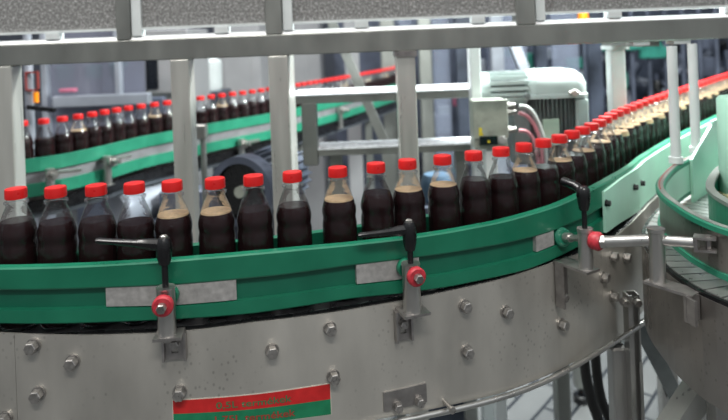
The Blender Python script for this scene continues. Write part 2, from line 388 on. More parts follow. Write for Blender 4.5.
# little reinforcing plate with two bolts and stub screw near the lower edge
t0=on_panel(383,400)[2]; t1=on_panel(426,395)[2]
mb=MB(); zb,zt=on_panel(383,411)[0].z,on_panel(383,392)[0].z
mb.sweep(MAIN,t0,t1,.01,lambda t:[(pan_off(t),max(zb,PB+.004)),(pan_off(t)+.003,max(zb,PB+.004)),(pan_off(t)+.003,zt),(pan_off(t),zt)])
rp=mb.build('joint_plate',M['bracket'],conv)
for x,y in ((396.5,405),(418,399.7)):
    p,n,t=on_panel(x,y); mb=MB(); mb.hexa(p+n*.003,n,.0066,.010); mb.build('bolt',M['bolt'],rp)
p,n,t=on_panel(444,401); mb=MB(); mb.cyl(p,p+n*.022,.003,10); mb.cyl(p+n*.022,p+n*.027,.005,12); mb.build('bolt',M['bolt'],conv)
# bottom guard rod
pts=[]
t=SA+.05
tr=on_panel(573,350)[2]
while t<tr: q=MAIN.off(t,pan_off(t)+.008); pts.append(Vector((q.x,q.y,g(Z_PB,t)-.003))); t+=.03
for x,y,Y in ((600,350,1.065),(618,341,1.085),(634,331,1.10),(652,317,1.15)): pts.append(at(x,y,Y))
for _ in range(3): pts=[pts[0]]+[(a+b_*2+c)/4 for a,b_,c in zip(pts,pts[1:],pts[2:])]+[pts[-1]]
mb=MB(); mb.tube(pts,.0042,10); mb.build('guard_rod',M['steel'],conv)
# slotted leg and legs of the conveyor
def leg(x,y,Y,w,d,ztop,mt='steel',foot=True,zb=0):
    c=at(x,y,Y); mb=MB(); mb.cbox((c.x-w/2,Y-d/2,zb+(.05 if foot else 0)),(c.x+w/2,Y+d/2,ztop),.003); o=mb.build('leg',M[mt],conv)
    if foot: mb=MB(); mb.cyl((c.x,Y,zb),(c.x,Y,zb+.02),w*.7,16,bev=.003); mb.cyl((c.x,Y,zb+.02),(c.x,Y,zb+.05),.01,10); mb.build('foot',M['black'],o)
    return o
lg=leg(618,370,1.15,.030,.03,at(618,345,1.15).z)
c=at(633,360,1.13); zt=at(630,290,1.14).z
mb=MB(); w=.011
# C-profile with an open slot facing the viewer
mb.box((c.x-w,1.135,.0),(c.x+w,1.139,zt)); mb.box((c.x-w,1.118,0),(c.x-w+.003,1.135,zt)); mb.box((c.x+w-.003,1.118,0),(c.x+w,1.135,zt))
mb.box((c.x-w,1.115,0),(c.x-w+.008,1.118,zt)); mb.box((c.x+w-.006,1.115,0),(c.x+w,1.118,zt-.12))
pr_=mb.build('slotted_profile',M['steel'],conv)
for x,y in ((624.5,302),(637,302)):
    q=at(x,y,1.112); mb=MB(); mb.hexa((q.x,1.115,q.z),(0,-1,0),.007,.012); mb.build('bolt',M['bolt'],pr_)
leg(581,385,2.0,.04,.04,PB-.02) if False else None
# more legs further along the straight run
for t in (MAIN.near((.9,1.83)),MAIN.near((1.5,2.52))):
    for o in (-.045,.06):
        q=MAIN.off(t,o); mb=MB(); mb.cbox((q.x-.018,q.y-.018,.05),(q.x+.018,q.y+.018,PB+.02),.003); l=mb.build('leg',M['steel'],conv)
        mb=MB(); mb.cyl((q.x,q.y,0),(q.x,q.y,.02),.03,16); mb.cyl((q.x,q.y,.02),(q.x,q.y,.05),.01,10); mb.build('foot',M['black'],l)
for t in (.25,.75):
    q=MAIN.off(t,0); mb=MB(); mb.cbox((q.x-.02,q.y-.02,.05),(q.x+.02,q.y+.02,PB+.02),.003); l=mb.build('leg',M['steel'],conv)
    mb=MB(); mb.cyl((q.x,q.y,0),(q.x,q.y,.02),.03,16); mb.cyl((q.x,q.y,.02),(q.x,q.y,.05),.01,10); mb.build('foot',M['black'],l)
# sticker on the panel (two bands with lettering)
def surf(t,z,lift): q=MAIN.off(t,pan_off(t)+lift); return Vector((q.x,q.y,z))
tl=on_panel(173,400)[2]; trr=on_panel(330,390)[2]
zl0,zl1,zl2=[on_panel(173,y)[0].z for y in (400.4,413.5,427)]
zr0,zr1,zr2=[on_panel(330,y)[0].z for y in (383.6,398.7,414)]
def band(name,za,zb,zc,zd,mt,lift,parent,e=0):
    mb=MB(); n=12; vs=[];fs=[]
    for i in range(n+1):
        f=i/n; t=(tl-e)+(trr-tl+2*e)*f
        for l_ in (lift-.0004,lift):
            vs.append(surf(t,zc+(zd-zc)*f-e,l_)); vs.append(surf(t,za+(zb-za)*f+e,l_))
    for i in range(n):
        k=i*4; fs+= [(k+2,k+6,k+7,k+3),(k,k+1,k+5,k+4),(k+1,k+3,k+7,k+5),(k,k+4,k+6,k+2)]
    mb.add(vs,fs); return mb.build(name,mt,parent)
stk=band('label_sticker',zl0,zr0,zl2,zr2,M['sticker_edge'],.0006,conv,.0012)
b1=band('red_band',zl0,zr0,zl1,zr1,M['label_red'],.0011,stk); b2=band('green_band',zl1,zr1,zl2,zr2,M['label_green'],.0011,stk)
def lettering(txt,fx0,fx1,row,mt):
    cu=bpy.data.curves.new('lettering','FONT'); cu.body=txt; cu.size=1; cu.offset=.012
    o=bpy.data.objects.new('lettering_source',cu); C.objects.link(o)
    dg=bpy.context.evaluated_depsgraph_get(); dg.update(); me=bpy.data.meshes.new_from_object(o.evaluated_get(dg))
    bpy.data.objects.remove(o)
    xs=[v.co.x for v in me.vertices]; x0,x1=min(xs),max(xs)
    for v in me.vertices:
        f=fx0+(fx1-fx0)*(v.co.x-x0)/(x1-x0); h=v.co.y
        t=tl+(trr-tl)*f
        zt=(zl0+(zr0-zl0)*f) if row==0 else (zl1+(zr1-zl1)*f); zb=(zl1+(zr1-zl1)*f) if row==0 else (zl2+(zr2-zl2)*f)
        z=zb+(zt-zb)*(.24+.62*h/ .75*.8)
        p=surf(t,z,.0016); v.co=p
    me.materials.append(mt); ob=bpy.data.objects.new('lettering',me); C.objects.link(ob); ob.parent=stk
    return ob
lettering('0,5L termékek',.27,.74,0,M['text_green']); lettering('1,75L termékek',.26,.76,1,M['text_red'])
# ------------------------------------------------------------------ rail clamps
def clamp(name,label,px,ytop,ybot,yrod,po,r,lever_px,brk,arm_ang=180,group=None,lever=True,ringr=.0135,legw=.031,legh=.040,legx=0,ringlen=.010):
    h=MAIN.hit(px,(ytop+ybot)/2,po); t=h[0]; q=MAIN.off(t,po); T=MAIN.tan(t)
    def zz(y): 
        a,b_=ray(px,y); return CAMZ+b_*q.y
    zb=zz(ybot); root=thing(name,label,'clamp',(q.x,q.y,zb),math.atan2(T.y,T.x),group)
    H=zz(ytop)-zb; R=zz(yrod)-zb; ly0=zz(lever_px[1])-zb; ly1=zz(lever_px[0])-zb
    # local: x along belt, -y outward (towards viewer)
    mb=MB(); mb.lathe([(0,0),(r,0),(r,H-.003),(r*1.06,H-.002),(r*1.06,H),(r*.5,H),(0,H)],n=28); post=mb.build('post',M['steel'],root)
    dist=po-rail_off(t)
    mb=MB(); mb.cyl((0,dist-.001,R),(0,-r-.020,R),.005,14); mb.build('spindle',M['steel'],root)
    mb=MB(); mb.lathe([(0,0),(ringr,0),(ringr,.006),(ringr*.9,.009),(0,.009)],(0,dist-.0015,R),(0,-1,0),28); tag(mb.build('washer',M['green'],root),'green washer against the rail')
    mb=MB(); prof=[(0,0),(ringr*.85,0),(ringr,.002),(ringr,ringlen-.002),(ringr*.85,ringlen),(.006,ringlen),(.006,ringlen-.003),(0,ringlen-.003)]
    mb.lathe(prof,(0,-r-.001,R),(0,-1,0),26); tag(mb.build('collar',M['red_dull'],root),'red plastic collar')
    mb=MB(); mb.lathe([(0,0),(.0065,0),(.0065,.010),(.0055,.012),(0,.012)],(0,-r-.001-ringlen+.003,R),(0,-1,0),6,False); mb.build('bolt',M['bolt'],root)
    if lever:
        mb=MB(); mb.cyl((0,0,H-.002),(0,0,ly0+.002),.0042,12); mb.build('threaded_stud',M['black'],root)
        hh=ly1-ly0
        mb=MB(); mb.lathe([(0,0),(.0070,0),(.0095,hh*.25),(.0105,hh*.55),(.0098,hh*.86),(.007,hh),(0,hh)],(0,0,ly0),n=20)
        a=math.radians(arm_ang[0]) if isinstance(arm_ang,tuple) else math.radians(arm_ang); ln=arm_ang[1] if isinstance(arm_ang,tuple) else .083
        rise=arm_ang[2] if isinstance(arm_ang,tuple) else .004
        d=Vector((math.cos(a),math.sin(a),0)); z0=ly0+hh*.72
        side=Vector((-d.y,d.x,0)); vs=[];N_=7
        secs=[(0,.0075,.0085),(.2,.0068,.0075),(.45,.0052,.0048),(.75,.0050,.0038),(.95,.0052,.0036),(1,.0035,.0024)]
        for (f,w,hh2) in secs:
            c=d*ln*f+Vector((0,0,z0+rise*f))
            for k in range(8):
                th=2*PI*k/8+PI/8; vs.append(c+side*w*math.cos(th)+Vector((0,0,hh2*math.sin(th))))
        fs=[tuple(range(7,-1,-1)),tuple(range(len(vs)-8,len(vs)))]
        for i in range(len(secs)-1):
            for k in range(8): j=(k+1)%8; fs.append((i*8+k,i*8+j,i*8+8+j,i*8+8+k))
        mb.add(vs,fs,True); lv=mb.build('lever',M['black'],root)
        mb=MB(); mb.lathe([(0,0),(.005,0),(.005,.004),(.0035,.005),(0,.005)],(0,0,ly1-.001),n=6,smooth=False); mb.build('cap_screw',M['bolt'],lv)
    # bracket: plate under post back to the panel, leg down over the sheet with a slot
    pd=po-pan_off(t); th=.0035
    mb=MB()
    x0,x1=brk
    mb.box((x0,-r-.002,-th),(x1,pd-.0005,0))
    lx0,lx1=legx-legw/2,legx+legw/2; f0=pd-.0005-th; f1=pd-.0005
    sw=.0045; za,zb2=-legh*.35,-legh*.8
    mb.box((lx0,f0,-legh),(legx-sw,f1,-th)); mb.box((legx+sw,f0,-legh),(lx1,f1,-th))
    mb.box((legx-sw,f0,za),(legx+sw,f1,-th)); mb.box((legx-sw,f0,-legh),(legx+sw,f1,zb2))
    mb.box((lx0,f0-.007,-legh),(lx0+.003,f0,-th)); mb.box((lx1-.003,f0-.007,-legh),(lx1,f0,-th))
    br=mb.build('bracket',M['bracket'],root)
    mb=MB(); mb.hexa((legx,f0,(za+zb2)/2+.004),(0,-1,0),.0062,.008); mb.build('bolt',M['bolt'],br)
    mb=MB(); mb.lathe([(0,0),(.0085,0),(.0085,.005),(0,.005)],(0,0,-th),(0,0,-1),6,False); mb.build('bolt',M['bolt'],br)
    return root,t
clamp('rail_clamp','steel rail clamp with red collar and black lever, left of the sticker',166.5,286.7,334,300,.072,.0118,(238,264),(-.016,.020),(184,.084,.014),legx=.006)
clamp('rail_clamp','middle steel rail clamp with red collar and black lever, above the two-bolt plate',411.5,263,311,272,.080,.0128,(222,250),(-.018,.022),(178,.076,.002),legx=-.008,legw=.026,legh=.048)
# third clamp with the long cross arm, built from its own points
def post_thing(name,label,x,Y,ytop,ybot,r):
    c=at(x,(ytop+ybot)/2,Y); z0=at(x,ybot,Y).z; z1=at(x,ytop,Y).z
    root=thing(name,label,'clamp',(c.x,Y,z0)); mb=MB(); H=z1-z0
    mb.lathe([(0,0),(r,0),(r,H-.006),(r*1.1,H-.005),(r*1.1,H),(r*.55,H),(0,H)],n=28); mb.build('post',M['steel'],root); return root,c,z0,z1
YC=.972
root,c,z0,z1=post_thing('rail_clamp','right-hand rail clamp with black lever, red collar and long cross tube',585.5,YC,228,268,.0112)
off=Vector(root.location)
tC,zr=MAIN.hit(561,237,lambda t:rail_off(t)); w=MAIN.off(tC,rail_off(tC)); W=Vector((w.x,w.y,zr))
zc=at(585.5,238.5,YC).z; P0=Vector((c.x,YC,zc)); dC=(P0-W).normalized()
mb=MB(off); mb.cyl(W,P0+dC*.016,.005,14); mb.build('spindle',M['steel'],root)
mb=MB(off); mb.lathe([(0,0),(.0155,0),(.0155,.006),(.012,.010),(0,.010)],W-dC*.0,dC,26); tag(mb.build('washer',M['green_rim'],root),'green washer against the rail')
mb=MB(off); mb.cyl(W+dC*.012,W+dC*.026,.0075,18); mb.build('spacer',M['steel'],root)
E1=at(596,239,.955); 
aC=(at(606,240.5,.948)-P0).normalized(); aC.z=0; aC.normalize()
mb=MB(off); mb.lathe([(0,0),(.012,0),(.0135,.002),(.0145,.013),(.012,.017),(0,.017)],P0+aC*.0095,aC,26); tag(mb.build('collar',M['red_dull'],root),'red plastic collar')
YD=.902
D=at(657,240,YD); G=at(699,243,.872); S=P0+aC*.026
mb=MB(off); mb.cyl(S,D,.0085,20,bev=.001); d2=(G-D).normalized(); mb.cyl(D,G,.0075,20,bev=.001); mb.cyl(S,S+(D-S).normalized()*.008,.0105,6); arm=mb.build('cross_tube',M['steel'],root)
mb=MB(off); rr=d2; sd=Vector((-rr.y,rr.x,0)).normalized()
for k in (-1,1): mb.beam(G-rr*.004+Vector((0,0,.0085*k)),G+rr*.022+Vector((0,0,.0085*k)),.020,.003)
mb.beam(G-rr*.006,G-rr*.001,.022,.020); mb.cyl(G+rr*.012-Vector((0,0,.012)),G+rr*.012+Vector((0,0,.012)),.004,12)
mb.build('fork_end',M['bracket'],arm)
mb=MB(off); zl=at(585,210,YC).z; zu=at(585,186,YC).z; mb.cyl((c.x,YC,z1-.002),(c.x,YC,zl),.0042,12); mb.build('threaded_stud',M['black'],root)
mb=MB(off); hh=zu-zl; mb.lathe([(0,0),(.007,0),(.0095,hh*.3),(.0108,hh*.6),(.0098,hh*.9),(.006,hh),(0,hh)],(c.x,YC,zl),n=20)
q0=Vector((c.x,YC,zl+hh*.75)); q1=at(563,181,1.005)
mb.tube([q0,q0.lerp(q1,.4)+Vector((0,0,.003)),q1],.007,10); mb.build('lever',M['black'],root)
pz=on_panel(560,290)
mb=MB(off); pl=pz[0].copy(); n=pz[1]; tt=Vector((-n.y,n.x,0)); z_=z0-.004
A=Vector((c.x,YC,z_+.002)); Bp=Vector((pl.x,pl.y,z_+.002)); dv=(Bp-A).normalized()
mb.beam(A-dv*.014,Bp-dv*.0022,.030,.004)
lt=at(560,303,pl.y).z
mb.beam(Bp-dv*.004+Vector((0,0,.002)),Vector((Bp.x,Bp.y,lt))-dv*.004,.003,.028,up=tt)
mb.beam(Bp-dv*.012+tt*-.013,Vector((Bp.x,Bp.y,lt))-dv*.012+tt*-.013,.016,.003,up=tt)
br=mb.build('bracket',M['bracket'],root)
mb=MB(off); nv=n; mb.hexa(Vector((pl.x,pl.y,lt+.012))+n*.006,n,.006,.008); mb.build('bolt',M['bolt'],br)
# right support post on the neighbouring conveyor
rootD,cD,z0D,z1D=post_thing('support_post','steel support post holding the cross tube beside the right-hand conveyor',657,YD,228,281,.0112)
# ------------------------------------------------------------------ right conveyor
K=1.055
rim=[(1.75,2.50),(1.40,2.10),(1.03,1.68),(.783,1.42),(.685,1.32),(.612,1.243),(.553,1.165),(.510,1.095),(.487,1.03),(.477,.96),(.4745,.905),(.483,.85),(.515,.79),(.58,.735),(.68,.71),(.85,.70)]
RC=Path(rim)
conv2=thing('bottle_conveyor','right-hand conveyor turning at its end, green-rimmed steel guard and round dull steel side','conveyor',(0,0,0))
D2=lambda d:CAMZ-d
TZ=D2(.279)
mb=MB(); mb.sweep(RC,0,RC.L,.02,[(-.004,D2(.348)),(0,D2(.348)),(0,TZ-.006),(-.004,TZ-.006)]); band_=tag(mb.build('guard_band',M['panel_dark'],conv2),'dull steel outer guard band')
mb=MB(); mb.sweep(RC,0,RC.L,.02,[(-.010,TZ-.008),(.005,TZ-.008),(.005,TZ-.001),(.003,TZ+.001),(-.008,TZ+.001),(-.010,TZ-.001)]); mb.build('rim',M['green_rim'],band_)
mb=MB(); mb.sweep(RC,0,RC.L,.02,[(-.007,TZ+.001),(.002,TZ+.001),(.002,TZ+.0018),(-.007,TZ+.0018)]); mb.build('rim_cap',M['grey_rim'],band_)
mb=MB(); mb.sweep(RC,RC.near((.66,1.30)),RC.near((.495,1.06)),.02,[(-.002,TZ+.001),(.000,TZ+.001),(.000,TZ+.0025),(-.002,TZ+.0025)]); tag(mb.build('wear_line',M['dark_red'],band_),'worn reddish line along the rim')
mb=MB(); mb.sweep(RC,0,RC.L,.02,[(-.010,D2(.350)),(.004,D2(.350)),(.004,D2(.342)),(-.010,D2(.342))]); mb.build('lower_edge',M['green_rim'],band_)
mb=MB(); mb.sweep(RC,0,RC.L,.02,[(-.010,D2(.342)),(-.005,D2(.342)),(-.005,TZ-.008),(-.010,TZ-.008)]); tag(mb.build('inner_lining',M['mint'],band_),'pale green lining of the guard')
# slatted chain
mb=MB(); t=.0
while t<RC.L-.03:
    mb.sweep(RC,t,t+.0225,.012,[(-.105,D2(.3720)),(.024,D2(.3720)),(.024,D2(.365)),(-.105,D2(.365))]); t+=.0255
mb.build('slat_chain',M['chain_light'],conv2)
mb=MB(); mb.sweep(RC,0,RC.L,.02,[(-.105,D2(.385)),(.024,D2(.385)),(.024,D2(.3725)),(-.105,D2(.3725))]); mb.build('chain_bed',M['black'],conv2)
mb=MB(); mb.sweep(RC,0,RC.L,.02,[(.0245,D2(.39)),(.0305,D2(.39)),(.0305,D2(.3665)),(.0245,D2(.3665))]); mb.build('wear_strip',M['black'],conv2)
mb=MB(); mb.sweep(RC,0,RC.L,.02,[(.028,D2(.515)),(.0315,D2(.515)),(.0315,D2(.3720)),(.028,D2(.3720))]); tag(mb.build('side_panel',M['panel_dark'],conv2),'round dull steel side panel')
mb=MB(); mb.sweep(RC,0,RC.L,.02,[(-.082,D2(.348)),(-.076,D2(.348)),(-.076,D2(.282)),(-.082,D2(.282))]); ib=tag(mb.build('guard_band',M['green'],conv2),'green inner guard band')
mb=MB(); mb.sweep(RC,0,RC.L,.02,[(-.086,D2(.282)),(-.073,D2(.282)),(-.073,D2(.276)),(-.086,D2(.276))]); mb.build('rim',M['grey_rim'],ib)
# bracket of the support post, bolted on this conveyor's panel
offD=Vector(rootD.location)
bpx=RC.hit(699,300,.0315,.72*RC.L,RC.L) or RC.hit(690,300,.0315,.5*RC.L,RC.L)
q=RC.off(bpx[0],.0315); n=RC.nor(bpx[0]); Bp=Vector((q.x,q.y,z0D-.002)); A=Vector((cD.x,YD,z0D-.002)); dv=(Bp-A).normalized(); n3=Vector((n.x,n.y,0)); tt=Vector((-n.y,n.x,0))
mb=MB(offD); mb.beam(A-dv*.014,Bp+n3*.002,.030,.004)
zl=at(684,320,q.y).z
mb.beam(Bp+n3*.012+Vector((0,0,.001)),Vector((Bp.x,Bp.y,zl))+n3*.012,.022,.005,up=tt)
mb.beam(Bp+n3*.0205+tt*.010,Vector((Bp.x,Bp.y,zl))+n3*.0205+tt*.010,.016,.004,up=n3)
mb.build('bracket',M['bracket'],rootD)
# legs and braces under the right conveyor
def stand(x,y,Y,w,ztop,parent,mt='steel'):
    c=at(x,y,Y); mb=MB(); mb.cbox((c.x-w/2,Y-w/2,.04),(c.x+w/2,Y+w/2,ztop),.003); l=mb.build('leg',M[mt],parent)
    mb=MB(); mb.cyl((c.x,Y,0),(c.x,Y,.02),w*.8,16); mb.cyl((c.x,Y,.02),(c.x,Y,.045),w*.25,10); mb.build('foot',M['black'],l)
stand(672,370,1.42,.02,D2(.44),conv2)
stand(722,415,1.0,.035,D2(.44),conv2)
mb=MB(); mb.beam(at(702,384,1.05),at(655,455,1.05),.045,.03); mb.build('brace',M['steel_post'],conv2)
mb=MB(); mb.beam(at(638,322,1.30),at(684,412,1.30),.030,.006,up=(0,1,0)); tag(mb.build('brace',M['motor_dark'],conv2),'dark flat diagonal brace')
# tall pale guard sheet along the far straight
tg1=RC.hit(711,140,-.012,0,RC.L*.85)[0]; tg2=RC.near((.655,1.29)); zg=at(711,124,RC.off(tg1,-.012).y).z
mb=MB(); mb.sweep(RC,.02,tg1,.03,[(-.016,D2(.372)),(-.011,D2(.372)),(-.011,D2(.215)),(-.016,D2(.215))])
def gp(t): z=zg+(TZ+.002-zg)*(t-tg1)/(tg2-tg1); return [(-.016,D2(.372)),(-.011,D2(.372)),(-.011,z),(-.016,z)]
mb.sweep(RC,tg1,tg2,.03,gp); tag(mb.build('guard_sheet',M['mint'],conv2),'tall pale guard sheet')
# pale container standing inside the turn
cc=at(745,150,1.15)
th_=thing('round_column','pale green column with cream foot band inside the bend of the right-hand conveyor','column',(cc.x,1.15,D2(.365)))
mb=MB(); mb.lathe([(0,0),(.038,0),(.041,.003),(.041,.05),(.044,.055),(.044,.225),(.040,.23),(0,.23)],n=28); mb.build('body',M['mint'],th_)
mb=MB(); mb.lathe([(.0412,.012),(.0445,.012),(.0450,.05),(.0412,.052)],n=28); mb.build('wrap_band',M['cream'],th_)
mb=MB(); zb_=-th_.location.z; mb.cyl((0,0,zb_+.01),(0,0,0),.022,16); mb.cyl((0,0,zb_),(0,0,zb_+.01),.05,20); mb.build('stand',M['steel_frame'],th_)
# ------------------------------------------------------------------ bottles
def make_bottle(name, fill, foam, seed=0):
    root=thing(name,'x','bottle')
    B=.192
    out=[(0,.003),(.012,.0015),(.020,0),(.0235,.002),(.0250,.008),(.0252,.020),(.0246,.0235),(.0252,.027),(.0252,.052),(.0246,.0555),(.0252,.059),(.0252,.108),(.0247,.112),(.0238,.117),(.0247,.122),(.0252,.127),(.0247,.132),(.0230,.139),(.0200,.149),(.0163,.159),(.0138,.166),(.0132,.170),(.0158,.1707),(.0158,.1735),(.0126,.1745),(.0126,.181)]
    out=[(a*1.035 if b_<.16 else a,b_) for a,b_ in out]; mb=MB(); mb.lathe(out,n=28); body=mb.build('bottle_body',M['pet'],root)
    inn=[(0,.0045),(.0235,.0045),(.0243,.010),(.0246,.108),(.0241,.112),(.0232,.117),(.0241,.122),(.0246,.127),(.0241,.132),(.0224,.139),(.0194,.149),(.0157,.159)]
    inn=[(a*1.035,b_) for a,b_ in inn]
    li=[p for p in inn if p[1]<fill]; 
    def rad(z):
        for (a,b_),(c_,d) in zip(inn[1:],inn[2:]):
            if b_<=z<=d: return a+(c_-a)*(z-b_)/(d-b_)
        return .013
    r=rad(fill)
    mb=MB(); mb.lathe(li+[(r,fill),(0,fill)],n=28); mb.build('cola',M['cola'],root)
    if foam:
        mb=MB(); z1=fill+foam; mb.lathe([(0,fill+.0002),(r,fill+.0002),(rad(z1),z1),(rad(z1)*.7,z1+.0008),(0,z1)],n=28); mb.build('froth',M['foam'],root)
    # cap with knurled skirt
    n=48; mb=MB(); vs=[];fs=[]
    rings=[(.0134,.1775),(.0144,.178),(.0146,.180),(.0145,.1895),(.0137,.1915),(.0115,.192)]
    for (rr,z) in rings:
        for i in range(n):
            k=rr*(1-(.025 if i%2 and .179<z<.190 else 0)); t=2*PI*i/n; vs.append((k*math.cos(t),k*math.sin(t),z))
    for a in range(len(rings)-1):
        for i in range(n): j=(i+1)%n; fs.append((a*n+i,a*n+j,a*n+n+j,a*n+n+i))
    fs.append(tuple(range((len(rings)-1)*n,len(rings)*n))); fs.append(tuple(range(n-1,-1,-1)))
    mb.add(vs,fs,True); mb.build('cap',M['red'],root,25)
    return root
protos=[make_bottle('cola_bottle',.147,0),make_bottle('cola_bottle',.143,0),make_bottle('cola_bottle',.143,.0025),make_bottle('cola_bottle',.145,.0010),make_bottle('cola_bottle',.137,0),make_bottle('cola_bottle',.134,.010)]  # last kind: thick froth paints in the amber light inside the straight-row bottles
used=set()
def put(k,x,y,z,label,group,rz):
    if k in used: o=copy_tree(protos[k])
    else: o=protos[k]; used.add(k)
    o.location=(x,y,z); o.rotation_euler=(0,0,rz); o['label']=label; o['group']=group; return o
caps=[(-23,188.5),(16,188),(55,186),(91,185),(131,182),(169,180),(210,178),(252,175),(294,171),(333,167),(372,163),(406,159.5),(441,155),(471,151),(500,147.4)]
kinds=[0,0,1,1,4,2,2,1,1,2,0,3,3,0,1]
labs=['red-capped cola bottle cut off by the left edge of the photo, front row',
 'red-capped cola bottle in front of the leftmost guard post',
 'second fully visible red-capped cola bottle from the left edge, front row',
 'red-capped cola bottle in front row just left of the left clamp lever tip',
 'red-capped cola bottle directly behind the arm of the left clamp lever',
 'cola bottle with pale froth line right of the left clamp lever pivot, front row',
 'frothy cola bottle just right of the narrow guard post, left of the round drive housing',
 'cola bottle without froth in front of the dark round drive housing, front row',
 'cola bottle at the left edge of the wide guard post, no froth',
 'cola bottle with pale froth line just right of the wide guard post, front row',
 'cola bottle with its body behind the middle clamp lever arm',
 'cola bottle in front of the guard post right of centre, above the middle clamp pivot',
 'cola bottle just right of the post behind the middle clamp',
 'cola bottle standing below the junction box, left of two',
 'cola bottle standing below the right edge of the junction box']
s_last=0
prevs=None
for (x,y),k,lb in zip(caps,kinds,labs):
    p=atz(x,y,.192); t=MAIN.near((p.x,p.y))+.002
    if prevs is not None and t-prevs<.0525: t=prevs+.0525
    prevs=t; q=MAIN.pt(t); put(k,q.x,q.y,CHAIN,lb,'cola bottles along the front of the curve',random.uniform(0,6))
t=prevs+.0555; i=0
bend=['cola bottle under the pink hoses, first where the row turns away','cola bottle under the left part of the finned motor','cola bottle behind the lever arm of the right-hand clamp','cola bottle just right of the right-hand clamp lever pivot']
while t<MAIN.L-.55:
    q=MAIN.pt(t)
    if i<4: lb,gr=bend[i],'cola bottles along the front of the curve'
    elif i<12: lb,gr='cola bottle overlapping its neighbours where the row curves away below the motor','overlapping bottles in the bend'
    else: lb,gr='cola bottle in the brightly lit straight row running away to the right','bottles in the straight row at right'
    put([3,1,3,0,3,1][i%6] if i<9 else [3,5,2,5,3,2][i%6],q.x,q.y,CHAIN,lb,gr,random.uniform(0,6)); t+=.0555; i+=1
# ------------------------------------------------------------------ guard frame
FY=1.38; Z0=CAMZ
fr=thing('machine_guard','stainless steel machine guard frame with long beam, posts and speckled windows','frame',(0,FY,0))
fo=Vector((0,FY,0))
mb=MB(fo); mb.cbox((-1.6,FY,Z0-.032),(1.9,FY+.045,Z0+.0155),.002); mb.build('beam',M['steel_frame'],fr)
def vpost(x0,x1,za,zb,d=.045,mt='steel_post',y0=FY): 
    mb=MB(fo); mb.cbox((x0,y0,za),(x1,y0+d,zb),.002); return mb.build('post',M[mt],fr)
vpost(-.835,-.788,0,Z0-.032)
vpost(-.434,-.392,0,Z0-.032)
vpost(-.216,-.171,0,Z0-.032,.12)
vpost(.070,.112,0,Z0-.032,.06)
mb=MB(fo); mb.box((.066,FY-.004,Z0-.045),(.116,FY+.064,Z0-.0325)); mb.build('post_clip',M['bracket'],fr)
for x0,x1 in ((-1.02,-.972),(-.551,-.519),(-.2185,-.181),(.341,.384),(.91,.95)):
    mb=MB(fo); mb.cbox((x0,FY,Z0+.0155),(x1,FY+.045,Z0+.7),.002); mb.build('mullion',M['steel_frame'],fr)
wins=[(-.972,-.551),(-.519,-.2185),(-.181,.341),(.384,.91),(.95,1.6)]
for x0,x1 in wins:
    mb=MB(fo); mb.box((x0+.0225,FY+.012,Z0+.042),(x1,FY+.018,Z0+.7)); pn=tag(mb.build('window_sheet',M['speckle'],fr),'grey speckled window sheet')
    mb=MB(fo); mb.box((x0+.0225,FY+.006,Z0+.0375),(x1,FY+.024,Z0+.0425)); mb.box((x0+.002,FY+.004,Z0+.024),(x0+.0225,FY+.030,Z0+.7)) ; mb.build('trim',M['white_metal'],pn)
    mb=MB(fo); vs=[(x,y,Z0+z) for x in (x0,x1) for (y,z) in ((FY+.001,.0157),(FY+.013,.0245),(FY+.040,.0245),(FY+.040,.0157))]; mb.add(vs,[(0,1,2,3),(7,6,5,4),(0,4,5,1),(1,5,6,2),(2,6,7,3),(3,7,4,0)]); tag(mb.build('sill_strip',M['white'],fr),'bright white strip on the beam')
    n=max(1,int((x1-x0)/.22))
    for k in range(n):
        cx=x0+(x1-x0)*(k+.62)/n
        mb=MB(fo); mb.box((cx,FY+.004,Z0+.0235),(cx+.030,FY+.03,Z0+.0375)); mb.build('spacer',M['white_metal'],fr)
# slender round poles at right with flanges, and the post behind the row
for x in (675.5,696):
    h=RC.hit(x,160,0,0,RC.L*.85); q=RC.off(h[0],-.001)
    mb=MB(fo); mb.cyl((q.x,q.y,TZ+.004),(q.x,q.y,Z0-.040),.0098,20); mb.cyl((q.x,q.y,TZ+.0035),(q.x,q.y,TZ+.016),.0135,20); o=mb.build('pole',M['white_metal'],fr)
    mb=MB(fo); mb.box((q.x-.018,FY+.004,Z0-.0405),(q.x+.018,max(q.y+.025,FY+.045),Z0-.0325)); mb.build('flange',M['white_metal'],o)
c=at(616,80,1.63)
mb=MB(fo); mb.cbox((c.x-.019,1.61,0),(c.x+.019,1.648,Z0-.055),.003); o=mb.build('post',M['white_metal'],fr)
mb=MB(fo); mb.box((c.x-.023,1.595,Z0-.055),(c.x+.023,1.665,Z0-.045)); mb.build('flange',M['white_metal'],o)
mb=MB(fo); mb.box((c.x-.02,FY+.045,Z0-.045),(c.x+.02,1.665,Z0-.02)); mb.build('cross_beam',M['steel_frame'],fr)
